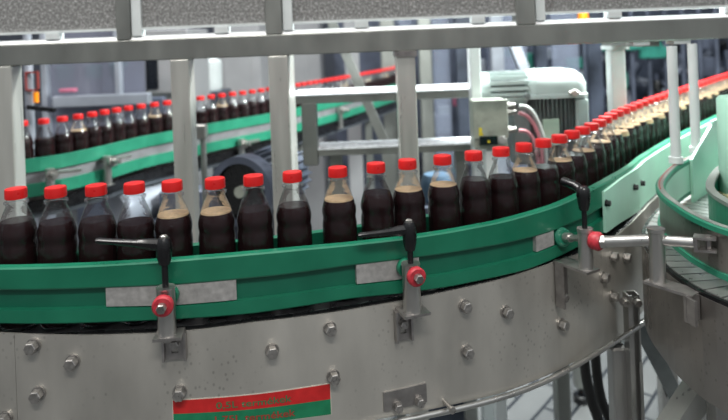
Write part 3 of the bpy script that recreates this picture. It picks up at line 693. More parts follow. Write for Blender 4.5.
# ------------------------------------------------------------------ frosted ledges frame
led=thing('ledge_rack','two frosted white ledges on a grey steel frame behind the guard posts','frame',(0,1.7,0)); lo=Vector((0,1.7,0))
def ledge(x0,x1,drop,Y0,Y1,th,dx=0):
    a=at(x0,100,Y0).x; b_=at(x1,100,Y0).x
    mb=MB(lo); mb.cbox((a,Y0,CAMZ-drop-th),(b_,Y1,CAMZ-drop-.004),.002); o=mb.build('ledge_beam',M['steel_frame'],led)
    mb=MB(lo); mb.box((a,Y0-.002,CAMZ-drop-.004),(b_,Y1,CAMZ-drop)); mb.build('frosted_top',M['frost'],o)
ledge(292,478,.149,1.70,1.87,.026); ledge(316,475,.298,1.70,1.80,.022)
a=at(302,130,1.70).x; mb=MB(lo); mb.cbox((a,1.70,CAMZ-.345),(a+.041,1.74,CAMZ-.173),.002); mb.build('upright',M['steel_frame'],led)
a=at(470.5,80,1.66).x; mb=MB(lo); mb.cbox((a,1.655,0),(a+.028,1.70,CAMZ-.02),.002); tag(mb.build('upright',M['white_metal'],led),'pale upright')
for x in (330,455):
    a=at(x,160,1.76).x; mb=MB(lo); mb.cbox((a,1.745,0),(a+.035,1.78,CAMZ-.32),.002); mb.build('leg',M['steel_frame'],led)
br_=thing('diagonal_strut','grey diagonal strut leaning behind the upper frosted ledge','strut',(at(385,141,2.1).x,2.1,0)); mb=MB(Vector(br_.location))
mb.beam(at(330,18,2.1),at(386,145,2.1),.03,.036,up=(0,1,0)); mb.beam(at(386,145,2.1),Vector((at(386,145,2.1).x+.02,2.1,0)),.03,.036,up=(0,1,0)); mb.build('bar',M['steel_frame'],br_)
# ------------------------------------------------------------------ motor with terminal cover
MY=1.68
def mm(px): return px*MY/FPX
m0=at(560,150,MY); mo=thing('gear_motor','pale grey-green electric motor with rounded fan cover and slotted cowl','motor',(m0.x,MY,m0.z-.1)); mf=Vector(mo.location)
ax=at(560,100,MY).x
zt=at(560,70,MY).z; zm=at(560,98,MY).z; zb=at(560,165,MY).z
# rounded cover
x0=at(526,85,MY).x; x1=at(590,85,MY).x; yc=MY+.075
def rrect(cx,cy,hx,hy,r,n=6):
    pts=[]
    for (sx,sy,a0) in ((1,1,0),(-1,1,90),(-1,-1,180),(1,-1,270)):
        for k in range(n+1):
            a=math.radians(a0+90*k/n); pts.append((cx+sx*(hx-r)+r*math.cos(a),cy+sy*(hy-r)+r*math.sin(a)))
    return pts
def loft(mb,secs,smooth=True):
    n=len(secs[0][0]); vs=[]
    for pts,z in secs: vs+=[(p[0],p[1],z) for p in pts]
    fs=[tuple(range(n-1,-1,-1)),tuple(range((len(secs)-1)*n,len(secs)*n))]
    for i in range(len(secs)-1):
        for k in range(n): j=(k+1)%n; fs.append((i*n+k,i*n+j,i*n+n+j,i*n+n+k))
    mb.add(vs,fs,smooth)
cx=(x0+x1)/2; hx=(x1-x0)/2; hy=.085
mb=MB(mf); H=zt-zm
loft(mb,[(rrect(cx,yc,hx,hy,.035),zm),(rrect(cx,yc,hx,hy,.035),zm+H*.12),(rrect(cx,yc,hx-.003,hy-.003,.034),zm+H*.16),(rrect(cx,yc,hx-.003,hy-.003,.034),zm+H*.5),(rrect(cx,yc,hx-.012,hy-.012,.03),zm+H*.78),(rrect(cx,yc,hx-.028,hy-.025,.028),zm+H*.96),(rrect(cx,yc,hx-.045,hy-.04,.02),zt)])
cov=mb.build('fan_cover',M['motor'],mo,35)
mb=MB(mf); q=at(574,93,MY-.012); mb.cyl(q,q+Vector((.0,-.006,0)),.010,14,bev=.002); mb.cyl(q+Vector((-.012,0,0)),q+Vector((.012,0,0)),.006,10); mb.build('screw',M['bolt'],cov)
q=at(527,96,MY-.01); mb=MB(mf); mb.cyl(q,q+Vector((0,-.008,0)),.008,12); mb.build('screw',M['motor_dark'],cov)
# finned housing
mb=MB(mf); R=.072; n=40; vs=[];
for z in (zb-.12,zm-.002):
    for i in range(n*4):
        a=2*PI*i/(n*4); rr=R if (i%4) in (0,1) else R-.014
        vs.append((cx+.006+rr*math.cos(a)*1.02,yc+rr*math.sin(a),z))
N4=n*4; mb.add(vs,[tuple(range(N4-1,-1,-1)),tuple(range(N4,2*N4))]+[(i,(i+1)%N4,N4+(i+1)%N4,N4+i) for i in range(N4)]); mb.build('finned_housing',M['motor_dark'],mo)
mb=MB(mf); xx=at(583,120,MY).x; mb.cbox((xx-.017,MY-.004,zb-.1),(xx+.016,MY+.05,zm-.003),.004); tag(mb.build('side_rib',M['motor'],mo),'pale side rib')
q=at(551,130,MY-.006); mb=MB(mf); mb.box((q.x-.022,MY-.010,q.z-.040),(q.x+.022,MY-.004,q.z+.030)); tag(mb.build('name_plate',simple('pale_green_plate',(.36,.47,.38),.5,noise=(30,.1)),mo),'blank pale green plate')
# slotted cowl at left, lying on its side
a0=at(480,86,MY).x; a1=at(530,86,MY).x; zc0=at(505,106,MY).z; zc1=at(505,72.5,MY).z; zc=(zc0+zc1)/2; hr=(zc1-zc0)/2
mb=MB(mf); yv=MY+.05
mb.lathe([(0,0),(hr*.8,0),(hr,.008),(hr,.030),(0,.030)],(a0,yv,zc),(1,0,0),28); cw=mb.build('cowl',M['motor'],mo)
mb=MB(mf)
for k in range(16):
    t_=2*PI*k/16; c_=Vector((0,math.cos(t_),math.sin(t_)))*(hr-.004); p=Vector((a0+.029,yv,zc))+c_; mb.beam(p,p+Vector((a1-a0-.03,0,0)),.010,.010)
mb.build('cowl_slats',M['motor'],cw)
mb=MB(mf); mb.cyl((a0+.03,yv,zc),(a1+.02,yv,zc),hr-.014,20); mb.build('cowl_core',M['motor_dark'],cw)
# base holding the motor
mb=MB(mf); mb.cbox((cx-.02,yc-.02,0),(cx+.02,yc+.02,zb-.119),.004); mb.build('pedestal',M['steel_frame'],mo)
mb=MB(mf); ga=at(512,106,MY+.03); gb=at(533,165,MY+.03); mb.cbox((ga.x,MY+.03,gb.z),(gb.x,MY+.12,ga.z),.006); mb.build('gap_filler',M['motor_dark'],mo)  # added dark block, the darkness of the gap beside the motor built solid
# junction box
JY=1.58
j0=at(473,101,JY); j1=at(508,148,JY)
jb=thing('junction_box','grubby grey junction box with small dark window, left of the motor','box',((j0.x+j1.x)/2,JY,j1.z)); jf=Vector(jb.location)
mb=MB(jf); mb.cbox((j0.x,JY,j1.z),(j1.x,JY+.06,j0.z),.003); bd=mb.build('body',M['jbox'],jb)
mb=MB(jf); mb.cbox((j0.x-.002,JY-.006,j1.z+.025),(j1.x+.002,JY-.0002,j0.z+.002),.002); ld=mb.build('lid',M['jbox'],jb)
w0=at(479,136,JY); w1=at(497,144,JY); mb=MB(jf); mb.box((w0.x,JY-.0095,w1.z),(w1.x,JY-.006,w0.z)); mb.build('dark_window',M['screen'],jb)
for x,y,w,h in ((480,130,3,5),(480.5,134,4,2.5)):
    q=at(x,y,JY); mb=MB(jf); mb.box((q.x-.0025*w/2,JY-.0075,q.z-.0025*h/2),(q.x+.0025*w/2,JY-.006,q.z+.0025*h/2)); tag(mb.build('sticker',M['yellow'],jb),'yellow sticker')
q=at(488,141,JY); mb=MB(jf); mb.box((q.x-.003,JY-.0110,q.z-.003),(q.x+.003,JY-.0095,q.z+.003)); tag(mb.build('sticker',M['yellow'],jb),'tiny yellow mark')
q=at(501.5,139.5,JY); mb=MB(jf); mb.cyl((q.x,JY-.006,q.z),(q.x,JY-.012,q.z),.011,20,bev=.002); mb.build('round_plug',M['plate'],jb)
for y in (106,112,130):
    q=at(509,y,JY+.02); mb=MB(jf); mb.cyl((j1.x,JY+.02,q.z),(j1.x+.014,JY+.02,q.z),.010,8); mb.cyl((j1.x+.014,JY+.02,q.z),(j1.x+.026,JY+.02,q.z),.008,14); mb.build('cable_gland',M['bolt'],jb)
for y in (103,106):
    q=at(502,101,JY+.02); 
mb=MB(jf); mb.cbox(((j0.x+j1.x)/2-.012,JY+.015,0),((j0.x+j1.x)/2+.018,JY+.045,j1.z),.002); mb.build('stand',M['white_metal'],jb)
def hose(name,label,pts,r,mt,cat='hose',group=None):
    P=Path3(pts); o=thing(name,label,cat,tuple(P[0]),0,group); mb=MB(P[0]); mb.tube(P,r,10); mb.build('tube',mt,o); return o
def Path3(pts,res=8):
    P=[Vector(p) for p in pts]; P=[P[0]*2-P[1]]+P+[P[-1]*2-P[-2]]; out=[]
    for i in range(1,len(P)-2):
        for k in range(res):
            t=k/res; a,b,c,d=P[i-1],P[i],P[i+1],P[i+2]; out.append(.5*((2*b)+(c-a)*t+(2*a-5*b+4*c-d)*t*t+(3*b-a-3*c+d)*t**3))
    out.append(P[-2]); return out
JH=JY+.02
hose('cable','pale grey cable arching from the top gland of the junction box',[at(519,106,JH),at(528,108,JH),at(536,118,JH),at(542,134,JH),at(546,155,JH),at(548,175,JH)],.0052,M['grey_hose'])
hose('cable','pink cable from the middle gland of the junction box, passing under the grey one',[at(519,112.5,JH),at(528,117,JH),at(536,128,JH),at(541,145,JH),at(543,175,JH)],.0048,M['pink_hose'])
hose('cable','pink cable from the lowest gland of the junction box',[at(519,130.5,JH),at(527,132,JH),at(534,141,JH),at(538,160,JH),at(539,178,JH)],.0048,M['pink_hose'])
# ------------------------------------------------------------------ background conveyor and its bottles
BG=Path([(-1.35,1.52),(-1.12,1.62),(-.955,1.71),(-.89,1.765),(-.845,1.85),(-.81,1.95),(-.77,2.05),(-.695,2.165),(-.59,2.34),(-.41,2.60),(-.17,3.09),(.10,3.76),(.24,4.18)])
conv3=thing('bottle_conveyor','background bottle conveyor with twin green rails, behind the guard posts','conveyor',(0,0,0))
bz=CHAIN
mb=MB(); mb.sweep(BG,0,BG.L,.04,[(.042,bz+.056),(.054,bz+.056),(.054,bz+.092),(.042,bz+.092)]); tag(mb.build('guide_rail',M['green_rim'],conv3),'upper green rail')
mb=MB(); mb.sweep(BG,0,BG.L,.04,[(.042,bz-.010),(.054,bz-.010),(.054,bz+.024),(.042,bz+.024)]); tag(mb.build('guide_rail',M['green_rim'],conv3),'lower green rail')
mb=MB(); mb.sweep(BG,0,BG.L,.04,[(.042,bz+.024),(.047,bz+.024),(.047,bz+.056),(.042,bz+.056)]); mb.build('rail_web',M['web_grey'],conv3)
mb=MB(); mb.sweep(BG,0,BG.L,.04,[(-.05,bz-.014),(.041,bz-.014),(.041,bz),(-.05,bz)]); mb.build('chain_track',M['chain'],conv3)
mb=MB(); mb.sweep(BG,0,BG.L,.04,[(.036,bz-.055),(.050,bz-.055),(.050,bz-.024),(.036,bz-.024)]); mb.build('wear_strip',M['black'],conv3)
mb=MB(); mb.sweep(BG,0,BG.L,.04,[(.038,bz-.072),(.042,bz-.072),(.042,bz-.055),(.038,bz-.055)]); mb.build('side_panel',M['slate'],conv3)
mb=MB(); mb.sweep(BG,0,BG.L,.04,[(-.056,bz-.072),(-.052,bz-.072),(-.052,bz+.07),(-.056,bz+.07)]); mb.build('side_panel',M['panel_dark'],conv3)
for t in (.15,.9,1.7,2.5,3.2):
    q=BG.off(t,0); mb=MB(); mb.cbox((q.x-.02,q.y-.02,.04),(q.x+.02,q.y+.02,bz-.014),.003); l=mb.build('leg',M['steel_frame'],conv3); mb=MB(); mb.cyl((q.x,q.y,0),(q.x,q.y,.04),.03,14); mb.build('foot',M['black'],l)
def bgclamp(x,y,lab,yb):
    h=BG.hit(x,y,.07); q=BG.off(h[0],.07); T=BG.tan(h[0]); r=thing('rail_clamp',lab,'clamp',(q.x,q.y,at(x,yb,q.y).z),math.atan2(T.y,T.x)); H=h[1]-r.location.z
    mb=MB(); mb.cyl((0,0,0),(0,0,H+.015),.012,14); mb.build('post',M['steel'],r)
    mb=MB(); mb.cyl((0,.018,H),(0,-.05,H),.007,12); mb.build('spindle',M['steel'],r)
    mb=MB(); mb.cyl((0,-.012,H),(0,-.022,H),.016,16); mb.build('collar',M['bolt'],r)
    mb=MB(); mb.beam((0,0,H+.001),(.075,-.02,H+.001),.010,.008); mb.build('arm',M['steel'],r)
    mb=MB(); mb.beam((0,-.013,.001),(0,.030,.001),.03,.004); mb.build('bracket',M['bracket'],r)
bgclamp(107,161,'steel clamp on the background conveyor rail, left half of the photo',185)
bgclamp(241,143,'steel clamp on the background rail above the round drive housing',162)
bgclamp(50,174,'clamp on the background rail near the leftmost guard post',195)
bgclamp(340,110,'distant steel clamp on the background rail seen between the frosted ledges',128)
# slim post carrying the background rail
q=at(207,150,1.9); pp=thing('rail_post','slim grey post beside the background rail, left of the round drive housing','post',(q.x,1.86,0)); mb=MB(); zt_=at(206,129,1.86).z; mb.cyl((0,0,0),(0,0,zt_),.009,14); mb.build('pole',M['steel_frame'],pp)
mb=MB(); mb.cbox((-.032,-.015,zt_-.028),(.012,.015,zt_+.014),.003); mb.build('head_block',M['steel'],pp)
t=BG.near((-1.0,1.685)); i=0
while t<BG.L-.03:
    q=BG.pt(t); k=[1,0,4,1,2,0][i%6]
    if i<6: lb,gr='small dark cola bottle at the left start of the background row','bottles at the start of the background row'
    elif i<17: lb,gr='cola bottle in the background row between the two left guard posts','background bottles between the left posts'
    else: lb,gr='distant cola bottle in the background row right of the second guard post','distant background bottles'
    put(k,q.x,q.y,bz,lb,gr,random.uniform(0,6)); t+=.0528; i+=1
# ------------------------------------------------------------------ round drive housing under the background conveyor
dc=at(240,192,1.72); dr=thing('drive_motor','round dark drive housing with pale rim under the background conveyor','motor',(dc.x,1.72,dc.z-.11)); df_=Vector(dr.location)
dirv=Vector((.35,.93,0)).normalized(); c0=Vector((dc.x,1.72,dc.z))
mb=MB(df_); R=.098
mb.lathe([(R*.80,0),(R,0),(R,.05),(R*.92,.06),(R*.80,.06)],c0,dirv,40); mb.build('rim',M['mid_machine'],dr)
mb=MB(df_); mb.lathe([(0,.012),(R*.8,.012),(R*.8,.02),(0,.02)],c0,dirv,36); dk=mb.build('disc',M['black'],dr)
mb=MB(df_); mb.cyl(c0-dirv*.006,c0+dirv*.012,.016,18); mb.build('hub',M['jbox'],dk)
mb=MB(df_); c1=c0+dirv*.06
mb.cyl(c1,c1+dirv*.22,R*.82,32,bev=.01)
for k in range(24):
    a=2*PI*k/24; u=Vector((dirv.y,-dirv.x,0)); o_=(u*math.cos(a)+Vector((0,0,1))*math.sin(a))*R*.85; mb.beam(c1+o_,c1+o_+dirv*.21,.004,.02,up=o_)
mb.build('motor_body',M['dark_machine'],dr)
mb=MB(df_); mb.cbox((c0.x-.07,1.75,0),(c0.x+.10,1.93,c0.z-.07),.004); mb.build('pedestal',M['dark_machine'],dr)
q=at(180,170,2.0); tk=thing('pipe_housing','pale blue-grey rounded casing under the background conveyor, left of the drive housing','casing',(at(115,200,1.95).x,1.95,0)); tf=Vector(tk.location)
mb=MB(tf); cz=CAMZ-.52; mb.lathe([(0,0),(.055,0),(.062,.008),(.062,.04),(.055,.05),(.055,.22),(0,.22)],(tf.x,1.95,cz),(.5,.86,0),30); mb.build('drum',M['pale_machine'],tk)
mb=MB(tf); mb.cbox((tf.x-.05,1.98,0),(tf.x+.12,2.15,cz-.04),.004); mb.build('pedestal',M['dark_machine'],tk)
mb=MB(tf); mb.cbox((tf.x+.12,2.0,cz-.07),(tf.x+.36,2.08,cz+.05),.006); mb.build('gearbox',M['mid_machine'],tk)
# ------------------------------------------------------------------ background machinery
def cab(name,label,cat,x0,y0,x1,y1,Y,dep,mt,tofloor=True):
    a=at(x0,y0,Y); b_=at(x1,y1,Y); z0=0 if tofloor else b_.z
    t_=thing(name,label,cat,((a.x+b_.x)/2,Y+dep/2,0 if tofloor else z0)); f=Vector(t_.location)
    mb=MB(f); mb.cbox((a.x,Y,z0),(b_.x,Y+dep,a.z),.006); mb.build('body',M[mt],t_); return t_,f,a,b_
# left cabinet with dark window
t_,f,a,b_=cab('control_cabinet','grey control cabinet with a tall dark window, upper left background','cabinet',143,30,190,106,3.0,.4,'grey_cab')
w0=at(146,60,3.0); w1=at(159,89,3.0); mb=MB(f); mb.box((w0.x,2.992,w1.z),(w1.x,2.9995,w0.z+.1)); mb.build('window',M['screen'],t_)
mb=MB(f); mb.box((a.x-.02,2.98,w1.z-.03),(b_.x,2.999,w1.z-.015)); mb.build('ledge',M['steel_frame'],t_)
t_,f,a,b_=cab('control_cabinet','plain grey cabinet behind the background bottles, left of the wide guard post','cabinet',213,20,262,110,3.9,.5,'grey_cab')
mb=MB(f); mb.box((a.x+.06,3.892,.6),(b_.x-.06,3.899,a.z-.05)); mb.build('door',M['grey_cab'],t_)
t_,f,a,b_=cab('control_cabinet','tall grey cabinet right of the wide guard post, behind the background row','cabinet',263,20,322,110,4.6,.5,'grey_cab')
mb=MB(f); mb.box((a.x+.06,4.592,.6),(b_.x-.1,4.599,a.z-.05)); mb.build('door',M['grey_cab'],t_)
# white drum
q=at(200,92,3.4); t_=thing('plastic_drum','whitish plastic drum behind the background bottles','drum',(q.x,3.5,q.z)); mb=MB(); h=at(200,55,3.4).z-q.z
mb.lathe([(0,0),(.09,0),(.10,.02),(.10,h*.8),(.06,h*.92),(.05,h),(0,h)],n=28); mb.build('body',M['white_metal'],t_)
mb=MB(); mb.cyl((0,0,-.0),(0,0,.0),.01) if False else None
mb.cbox((-.12,-.1,-q.z),(.12,.12,-.001),.004); mb.build('stand',M['dark_machine'],t_)
# hazy guard enclosure far left
a=at(45,64,2.7); b_=at(146,112,2.7)
t_=thing('guard_enclosure','hazy glazed machine enclosure with a pale rail, upper left background','enclosure',((a.x+b_.x)/2,2.7,0)); f=Vector(t_.location)
mb=MB(f); mb.box((a.x,2.70,b_.z-.2),(b_.x,2.706,a.z+.2)); mb.build('pane',M['pane_white'],t_)
for x in (47,120): 
    c=at(x,80,2.69); mb=MB(f); mb.cbox((c.x-.012,2.66,0),(c.x+.012,2.70,a.z+.2),.003); mb.build('post',M['pale_machine'],t_)
r0=at(54,95,2.66); r1=at(150,103,2.66); mb=MB(f); mb.cbox((r0.x,2.64,r1.z-.004),(r1.x,2.69,r0.z-.006),.004); mb.build('rail',M['pale_machine'],t_)
q=at(70,90,2.66); mb=MB(f); mb.cbox((q.x-.035,2.63,q.z-.008),(q.x+.035,2.66,q.z+.008),.003); tag(mb.build('handle',M['pink'],t_),'pink handle')
for x,y,w_,h_,mt in ((68,74,.06,.035,'teal'),(82,80,.03,.13,'plate'),(95,72,.05,.03,'teal'),(108,80,.02,.14,'pale_machine'),(118,70,.04,.03,'teal'),(56,84,.02,.12,'pale_machine'),(132,78,.03,.06,'mid_machine')):
    q=at(x,y,2.9); mb=MB(f); mb.cbox((q.x-w_,2.88,q.z-h_),(q.x+w_,2.93,q.z+h_),.004); mb.build('fitting',M[mt],t_)
q=at(95,110,2.95); mb=MB(f); mb.cbox((a.x,2.94,0),(b_.x,2.985,q.z+.05),.004); mb.build('machine_bed',M['mid_machine'],t_)
# valve stand at far left
a=at(30,110,2.1); t_=thing('valve_stand','pale pipe stand with red bracket and black bar beside the leftmost guard post','stand',(a.x,2.1,0)); f=Vector(t_.location)
mb=MB(f); mb.cyl((a.x,2.1,0),(a.x,2.1,CAMZ+.1),.014,14); mb.build('pipe',M['pale_machine'],t_)
c=at(22,100,2.12); mb=MB(f); mb.cyl((c.x,2.12,0),(c.x,2.12,at(22,82,2.12).z),.006,10); mb.build('rod',M['black'],t_)
p=at(33,82,2.09); mb=MB(f); w_=.022
mb.box((p.x-w_,2.08,p.z+.03),(p.x+w_,2.09,p.z+.036)); mb.box((p.x-w_,2.08,p.z-.03),(p.x+w_,2.09,p.z-.024)); mb.box((p.x+w_-.005,2.08,p.z-.03),(p.x+w_,2.09,p.z+.03)); mb.box((p.x-w_,2.08,p.z-.03),(p.x-w_+.005,2.09,p.z+.03)); tag(mb.build('bracket',M['dark_red'],t_),'dark red square bracket')
mb=MB(f); mb.beam(at(28,107,2.07),at(55,110,2.07),.02,.014); mb.build('bar',M['black'],t_)
q=at(36,98,2.08); mb=MB(f); mb.cyl(q+Vector((0,0,-.015)),q+Vector((0,0,.02)),.009,14); tag(mb.build('cap',M['orange'],t_),'orange cap')
# glazed machine in the middle
a=at(330,30,4.4); b_=at(600,175,4.4)
t_=thing('glazed_machine','large machine with bluish glass doors and pale uprights, centre background','machine',((a.x+b_.x)/2,4.4,0)); f=Vector(t_.location)
for x0,x1 in ((392,425),(425,462),(480,540),(545,592)):
    p=at(x0,30,4.4); q=at(x1,190,4.4); mb=MB(f); mb.box((p.x+.05,4.42,.35),(q.x-.05,4.43,CAMZ+.2)); mb.build('glass_door',M['pane'],t_)
for x,w_,mt in ((352,.05,'grey_cab'),(388,.05,'steel_frame'),(425,.045,'steel_frame'),(464,.06,'dark_machine'),(497,.045,'pale_machine'),(541,.04,'dark_machine'),(594,.05,'dark_machine')):
    p=at(x,60,4.36); mb=MB(f); mb.cbox((p.x-w_,4.33,0),(p.x+w_,4.41,CAMZ+.3),.005); mb.build('upright',M[mt],t_)
mb=MB(f); mb.box((a.x,4.9,0),(b_.x,4.98,CAMZ+.3)); mb.build('back_plate',M['mid_machine'],t_)
mb=MB(f); mb.box((a.x,4.43,.1),(b_.x,4.9,.35)); mb.build('base',M['dark_machine'],t_)
random.seed(3)
for k in range(46):
    p=at(random.uniform(395,590),random.uniform(50,185),random.uniform(4.55,4.8)); mb=MB(f); w_=random.uniform(.02,.09); h_=random.uniform(.02,.09)
    if k%2: mb.cyl((p.x,p.y,p.z-h_),(p.x,p.y,p.z+h_),w_*.6,12)
    else: mb.cbox((p.x-w_,p.y-.04,p.z-h_),(p.x+w_,p.y+.04,p.z+h_),.004)
    mb.build('fitting',M[['pale_machine','mid_machine','teal','pale_machine','dark_machine','white_metal','pink'][k%7]],t_)
# leaning pale bar right of motor top
t_=thing('leaning_bar','pale bar leaning in front of the glazed machine, above the motor','bar',(at(526,60,3.2).x,3.2,0)); f=Vector(t_.location)
mb=MB(f); mb.beam(at(512,40,3.2),at(530,85,3.2),.05,.06,up=(0,1,0)); mb.beam(at(530,85,3.2),Vector((at(530,85,3.2).x,3.2,0)),.05,.06,up=(0,1,0)); mb.build('bar',M['pale_machine'],t_)
# dark filling machine at right
a=at(590,20,5.2); b_=at(760,120,5.2)
t_=thing('filling_machine','dark blue-grey filling machine full of pipes and valves, upper right background','machine',((a.x+b_.x)/2,5.2,0)); f=Vector(t_.location)
mb=MB(f); mb.box((a.x,5.75,0),(b_.x+.6,5.85,CAMZ+.45)); mb.build('back_plate',M['dark_machine'],t_)
mb=MB(f); mb.cbox((a.x,5.1,0),(b_.x+.6,5.7,CAMZ-.75),.01); mb.build('base',M['mid_machine'],t_)
for k in range(60):
    x=random.uniform(592,740); y=random.uniform(38,110); Y=random.uniform(4.9,5.6); p=at(x,y,Y); mb=MB(f); r=random.uniform(.02,.07); h_=random.uniform(.03,.14)
    d=Vector((random.uniform(-1,1),random.uniform(-.5,.5),random.uniform(-1,1)*2)).normalized()
    if k%3==0: mb.tube(Path3([p,p+d*h_*1.2+Vector((.06,0,0)),p+d*h_*2.4]),.018,8)
    elif k%3==1: mb.cyl(p-d*h_,p+d*h_,r,12,bev=.006)
    else: mb.cbox((p.x-r,p.y-.05,p.z-h_*.7),(p.x+r,p.y+.05,p.z+h_*.7),.006)
    mb.build('valve' if k%3 else 'pipe',M[['mid_machine','dark_machine','mid_machine','pale_machine','dark_machine','mid_machine','teal','black','mid_machine'][k%9]],t_)
for k in range(9):
    p=at(598+k*17,50,4.85); mb=MB(f); mb.cyl((p.x,4.85,CAMZ-.8),(p.x,4.85,CAMZ+.4),.016,10); mb.build('pipe',M['mid_machine'],t_)
for x0,x1,y in ((594,660,45),(640,668,52),(566,590,62)):
    p=at(x0,y,4.8); q=at(x1,y,4.8); mb=MB(f); mb.cbox((p.x,4.78,p.z-.05),(q.x,4.83,p.z+.03),.004); mb.build('cover',M['teal'],t_)
# beacon seen through the slit over the beam
q=at(583,16.5,3.6); t_=thing('beacon_lamp','small orange beacon seen through the slit above the beam','lamp',(q.x,3.6,0)); mb=MB(); mb.cyl((0,0,0),(0,0,q.z-.03),.012,10); mb.build('pole',M['dark_machine'],t_)
mb=MB(); mb.lathe([(0,q.z-.03),(.028,q.z-.03),(.03,q.z-.01),(.027,q.z+.02),(0,q.z+.03)],n=20); mb.build('dome',M['orange'],t_)
# blue tub seen between posts
q=at(437,185,1.95); t_=thing('plastic_tub','round blue-grey tub behind the bottles, right of the centre-right guard post','tub',(q.x,1.95,q.z-.05)); mb=MB(); mb.lathe([(0,0),(.045,0),(.052,.02),(.052,.06),(.04,.085),(0,.09)],n=24); mb.build('body',simple('blue_tub',(.07,.12,.18),.35,noise=(10,.1)),t_)
mb=MB(); mb.cbox((-.06,-.06,-(q.z-.05)),(.06,.06,-.0005),.004); mb.build('stand',M['dark_machine'],t_)
# ------------------------------------------------------------------ floor-level bits under the conveyor
hose('hose','black hose hanging under the conveyor panel, left of the pair',[at(583,340,1.38),at(586,375,1.38),at(592,402,1.38),at(600,430,1.38),at(603,500,1.38),Vector((at(604,560,1.38).x,1.38,.015))],.0115,M['rubber'])
hose('hose','black hose hanging under the conveyor panel, right of the pair',[at(594,335,1.42),at(597,375,1.42),at(602,402,1.42),at(612,430,1.42),at(616,500,1.42),Vector((at(617,560,1.42).x,1.42,.015))],.0115,M['rubber'])
hose('hose','black hose curling down below the right-hand conveyor',[at(668,320,1.5),at(664,350,1.5),at(665,380,1.5),at(674,405,1.5),at(684,430,1.5),at(690,480,1.5),Vector((at(690,520,1.5).x,1.5,.013))],.010,M['rubber'])
def footed(x,Y,w,top,lab):
    c=at(x,390,Y); t_=thing('machine_foot_post',lab,'leg',(c.x,Y,0)); mb=MB(); mb.cbox((-w/2,-w/2,.06),(w/2,w/2,top),.004); mb.build('column',M['steel_frame'],t_); mb=MB(); mb.cyl((0,0,0),(0,0,.03),w*.6,18,bev=.004); mb.cyl((0,0,.03),(0,0,.06),w*.25,12); mb.build('foot',M['black'],t_)
footed(581,2.42,.05,.75,'grey machine leg with black foot seen below the panel beside the black hoses')
footed(490,2.2,.045,.8,'grey column at the bottom of the photo right of the joint plate')
# ------------------------------------------------------------------ ceiling lamps
def ceil_lamp(x,y,z,w,d,power,col,label):
    t_=thing('ceiling_lamp',label,'lamp',(x,y,z)); mb=MB(); mb.cbox((-w/2,-d/2,0),(w/2,d/2,.06),.01); mb.build('housing',M['white_metal'],t_)
    l=bpy.data.lights.new('lamp_light','AREA'); l.shape='RECTANGLE'; l.size=w*.95; l.size_y=d*.95; l.energy=power; l.color=col
    o=bpy.data.objects.new('lamp_light',l); C.objects.link(o); o.parent=t_; o.location=(0,0,-.01)
ceil_lamp(-.8,1.0,3.3,1.8,.3,60,(1,.97,.93),'long hall lamp above the left of the front bottles')
ceil_lamp(.90,1.85,2.15,.7,.2,105,(.93,1,.97),'bright lamp above the straight row')
ceil_lamp(1.6,2.9,2.7,1.0,.3,75,(.93,1,.97),'bright lamp above the far right row')
ceil_lamp(-1.0,3.2,3.5,1.8,.3,38,(.92,.96,1),'hall lamp above the background conveyor')
ceil_lamp(1.5,4.4,3.8,1.8,.3,34,(.9,.95,1),'hall lamp above the glazed machine')
ceil_lamp(.3,-1.2,3.6,1.8,.4,75,(1,.95,.88),'added warm fill lamp over the aisle in front of the conveyor')  # unseen lamp added to brighten the panel, rails and caps
w=bpy.data.worlds.new('world'); bpy.context.scene.world=w; w.use_nodes=True
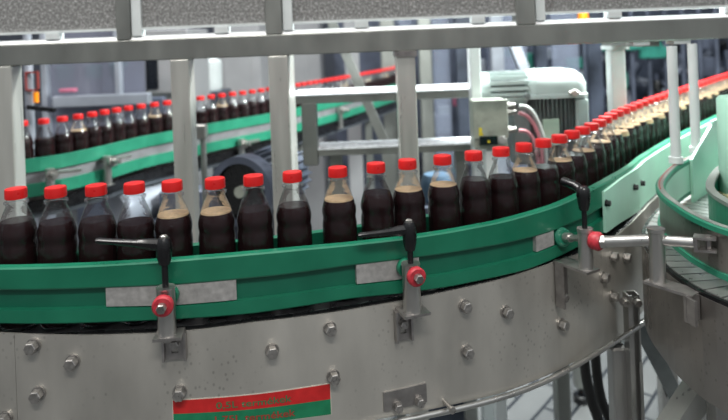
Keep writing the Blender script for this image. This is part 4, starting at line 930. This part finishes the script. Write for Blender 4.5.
nt=w.node_tree; bg=nt.nodes['Background']; tc=nt.nodes.new('ShaderNodeTexCoord'); sp=nt.nodes.new('ShaderNodeSeparateXYZ'); cr=nt.nodes.new('ShaderNodeValToRGB'); mr=nt.nodes.new('ShaderNodeMapRange')
mr.inputs[1].default_value=-1; mr.inputs[2].default_value=1
nt.links.new(tc.outputs['Generated'],sp.inputs[0]); nt.links.new(sp.outputs['Z'],mr.inputs[0]); nt.links.new(mr.outputs[0],cr.inputs[0]); nt.links.new(cr.outputs[0],bg.inputs[0])
el=cr.color_ramp.elements; el[0].position=0; el[0].color=(.20,.19,.18,1); el[1].position=1; el[1].color=(.95,1,1,1)
for p,c_ in ((.5,(.26,.27,.28,1)),(.62,(.40,.43,.46,1)),(.8,(.85,.92,.98,1))): e=el.new(p); e.color=c_
mp=nt.nodes.new('ShaderNodeMapping'); mp.inputs['Scale'].default_value=(1,1,.15); nz=nt.nodes.new('ShaderNodeTexNoise'); nz.inputs['Scale'].default_value=4.5; nz.inputs['Detail'].default_value=2
nt.links.new(tc.outputs['Generated'],mp.inputs[0]); nt.links.new(mp.outputs[0],nz.inputs['Vector'])
m2=nt.nodes.new('ShaderNodeMapRange'); m2.inputs[1].default_value=.35; m2.inputs[2].default_value=.65; m2.inputs[3].default_value=.25; m2.inputs[4].default_value=1.25; nt.links.new(nz.outputs[0],m2.inputs[0]); nt.links.new(m2.outputs[0],bg.inputs[1])
# ------------------------------------------------------------------ camera
cam=bpy.data.cameras.new('camera'); co=bpy.data.objects.new('camera',cam); C.objects.link(co)
cam.sensor_width=36; cam.lens=FPX/728*36; cam.shift_y=-(210-PPY)/728; cam.clip_start=.02
r=ROLL; R3=Matrix(((math.cos(r),math.sin(r),0),(0,0,-1),(-math.sin(r),math.cos(r),0)))
co.matrix_world=Matrix.Translation((0,0,CAMZ))@R3.to_4x4()
cam.dof.use_dof=True; cam.dof.focus_distance=.88; cam.dof.aperture_fstop=4.0
sc=bpy.context.scene; sc.camera=co
sc.view_settings.view_transform='Standard'; sc.view_settings.look='None'; sc.view_settings.exposure=0; sc.view_settings.gamma=1
try: sc.view_settings.use_curve_mapping=False
except Exception: pass
sc.cycles.transparent_max_bounces=32; sc.cycles.max_bounces=8
